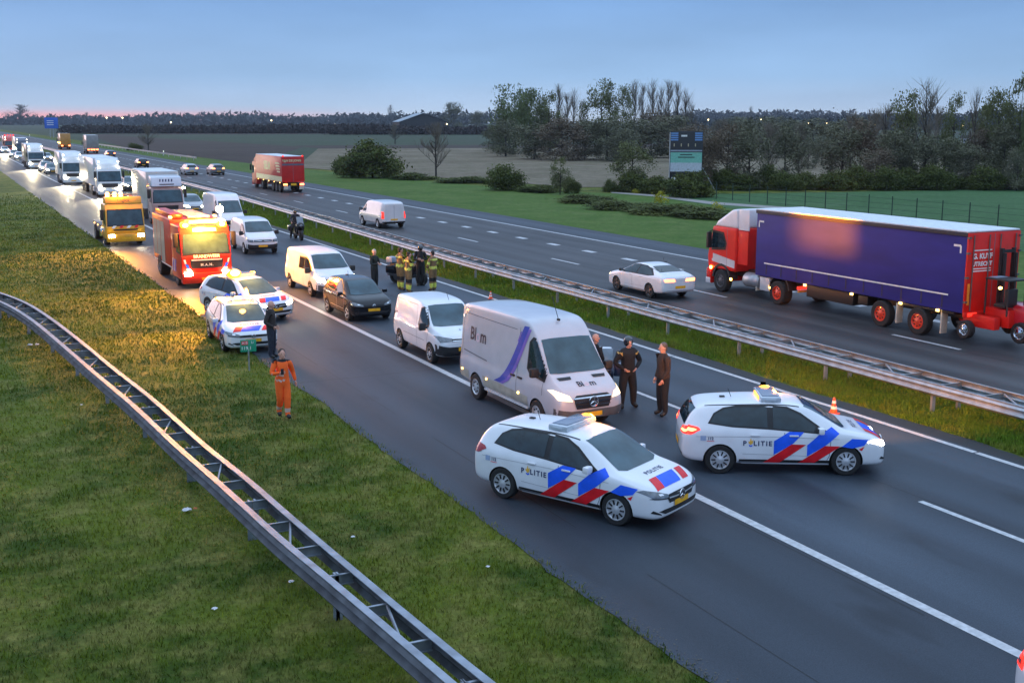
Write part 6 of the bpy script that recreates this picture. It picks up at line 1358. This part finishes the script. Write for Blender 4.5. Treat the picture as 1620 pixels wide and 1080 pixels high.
# ------------------------------------------------------------------ lamps: the amber beacons the photo shows lit
def lamp(name, loc, watts, col, size=.12):
    d = bpy.data.lights.new(name, 'POINT'); d.energy = watts; d.color = col; d.shadow_soft_size = size
    o = bpy.data.objects.new(name, d); COL.objects.link(o); o.location = loc; return o
def beam(name, loc, to, watts, col, cone, blend=.4, square=False, size=.05):
    """a beacon's reflector throwing its light in one direction"""
    d = bpy.data.lights.new(name, 'SPOT'); d.energy = watts; d.color = col; d.spot_size = R(cone); d.spot_blend = blend; d.use_square = square; d.shadow_soft_size = size
    o = bpy.data.objects.new(name, d); COL.objects.link(o); o.location = loc; o.rotation_euler = (Vector(to)-Vector(loc)).to_track_quat('-Z', 'Y').to_euler(); return o
AMB = (1, .33, .03); AMB2 = (1, .35, .025)
lamp("fire_engine_lamp", (10.4, 51.45, 3.15), 2800, AMB, .25)
beam("fire_engine_lamp", (9.2, 52.0, 3.15), (3, 42, 0), 6000, AMB2, 100, 1.)
beam("fire_engine_lamp", (11.4, 52.0, 3.15), (14.5, 46, .8), 1500, AMB, 60, .6)
beam("tow_truck_lamp", (8.6, 72.0, 3.3), (2, 57, 0), 8500, AMB2, 100, 1.)
lamp("tow_truck_lamp", (9.4, 71.6, 3.4), 500, AMB, .2)
lamp("police_car_lamp", (10.25, 42.9, 1.95), 160, AMB, .1); lamp("police_car_lamp", (8.7, 37.6, 1.7), 90, AMB, .1)
beam("police_car_lamp", (8.9, 42.6, 1.9), (3.0, 36, 0), 6000, AMB2, 70, .7)
beam("police_car_lamp", (11.55, 19.2, 1.72), (14.3, 24.3, 1.1), 380, AMB, 50, .5)
beam("police_car_lamp", (15.7, 19.75, 1.72), (15.6, 24.6, 1.2), 330, AMB, 44, .5)
beam("police_car_lamp", (16.35, 19.35, 1.78), (22.5, 22.6, .9), 1500, AMB, 78, .5)
# right-hand police car's beacon: an added slit box masks its beam to a framed patch
tgt = Vector((29.85, 34.3, 3.05)); loc = Vector((0, 0, 0)); pb_m = Matrix.Translation(pb.location) @ Matrix.Rotation(pb.rotation_euler.z, 4, 'Z') @ Matrix.Scale(.95, 4)
src = pb_m @ Vector((-.25, .64, 1.62)); dv = (pb_m.inverted() @ tgt-Vector((-.25, .64, 1.62))).normalized(); ang = math.atan2(dv.y, dv.x); el = math.asin(dv.z)
rb = MB(); hwid, hlo, hhi = .0078, .0040, .0125
for (cy, cz, sy, sz_) in ((-.03-hwid/2-.0, 0, .06-hwid, .08), (.03+hwid/2, 0, .06-hwid, .08)): rb.box((.14, cy, cz), (.004, sy, sz_))
rb.box((.14, 0, .04+hhi/2), (.004, .12, .08-hhi)); rb.box((.14, 0, -.04-hlo/2), (.004, .12, .08-hlo))
for cy in (-.06, .06): rb.box((.05, cy, 0), (.18, .004, .08))
for cz in (-.04, .04): rb.box((.05, 0, cz), (.18, .12, .004))
rb.box((-.04, 0, 0), (.004, .12, .08))
NIL = bpy.data.materials.new("mask_black"); NIL.use_nodes = True; NIL.node_tree.nodes["Principled BSDF"].inputs["Base Color"].default_value = (0, 0, 0, 1); NIL.node_tree.nodes["Principled BSDF"].inputs["Specular IOR Level"].default_value = 0  # pure black keeps the added mask box from bouncing light
bx = rb.build("beam_mask_box", NIL, pb, 0, (-.25, .64, 1.62)); bx.rotation_euler = (0, -el, ang)
beam("police_car_lamp", src, tgt, 250000, (1, .24, .0), 14, .05, False, .0034)
# dipped beams of the queueing lorries washing over the shoulder
for lx, ly, tx, ty, w in ((14.1, 117, 11.5, 98, 4000), (13.2, 141, 11.0, 116, 6500), (13.0, 189, 10.8, 150, 12000), (13.6, 236, 10.8, 190, 16000), (14.0, 280, 10.8, 225, 24000), (18.0, 92, 18, 80, 900)):
    beam("headlamp_beam", (lx, ly, 1.0), (tx, ty, 0), w, (1, .80, .48), 60, .6)
beam("headlamp_beam", (14.3, 46.8, .75), (13.9, 42, .2), 120, (1, .85, .6), 60, .6)
for rt in (pa, pb):
    v = Matrix.Translation(rt.location) @ Matrix.Rotation(rt.rotation_euler.z, 4, 'Z') @ Matrix.Scale(.95, 4) @ Vector((.05, .56, 1.74))
    lamp("police_car_lamp", v, 14, AMB, .05)
# ------------------------------------------------------------------ evening air
hb = MB(); hb.box((550, 1270, 31.), (4300, 2800, 66.))
hz = hb.build("haze", BLK, None, 0); hz["kind"] = "stuff"
hm = bpy.data.materials.new("haze"); hm.use_nodes = True; ht = hm.node_tree; ht.nodes.clear()
ho = ht.nodes.new("ShaderNodeOutputMaterial"); hv = ht.nodes.new("ShaderNodeVolumePrincipled"); hv.inputs["Color"].default_value = (.80, .88, 1.0, 1); hv.inputs["Density"].default_value = .00010
ht.links.new(hv.outputs[0], ho.inputs["Volume"]); hz.data.materials.clear(); hz.data.materials.append(hm)
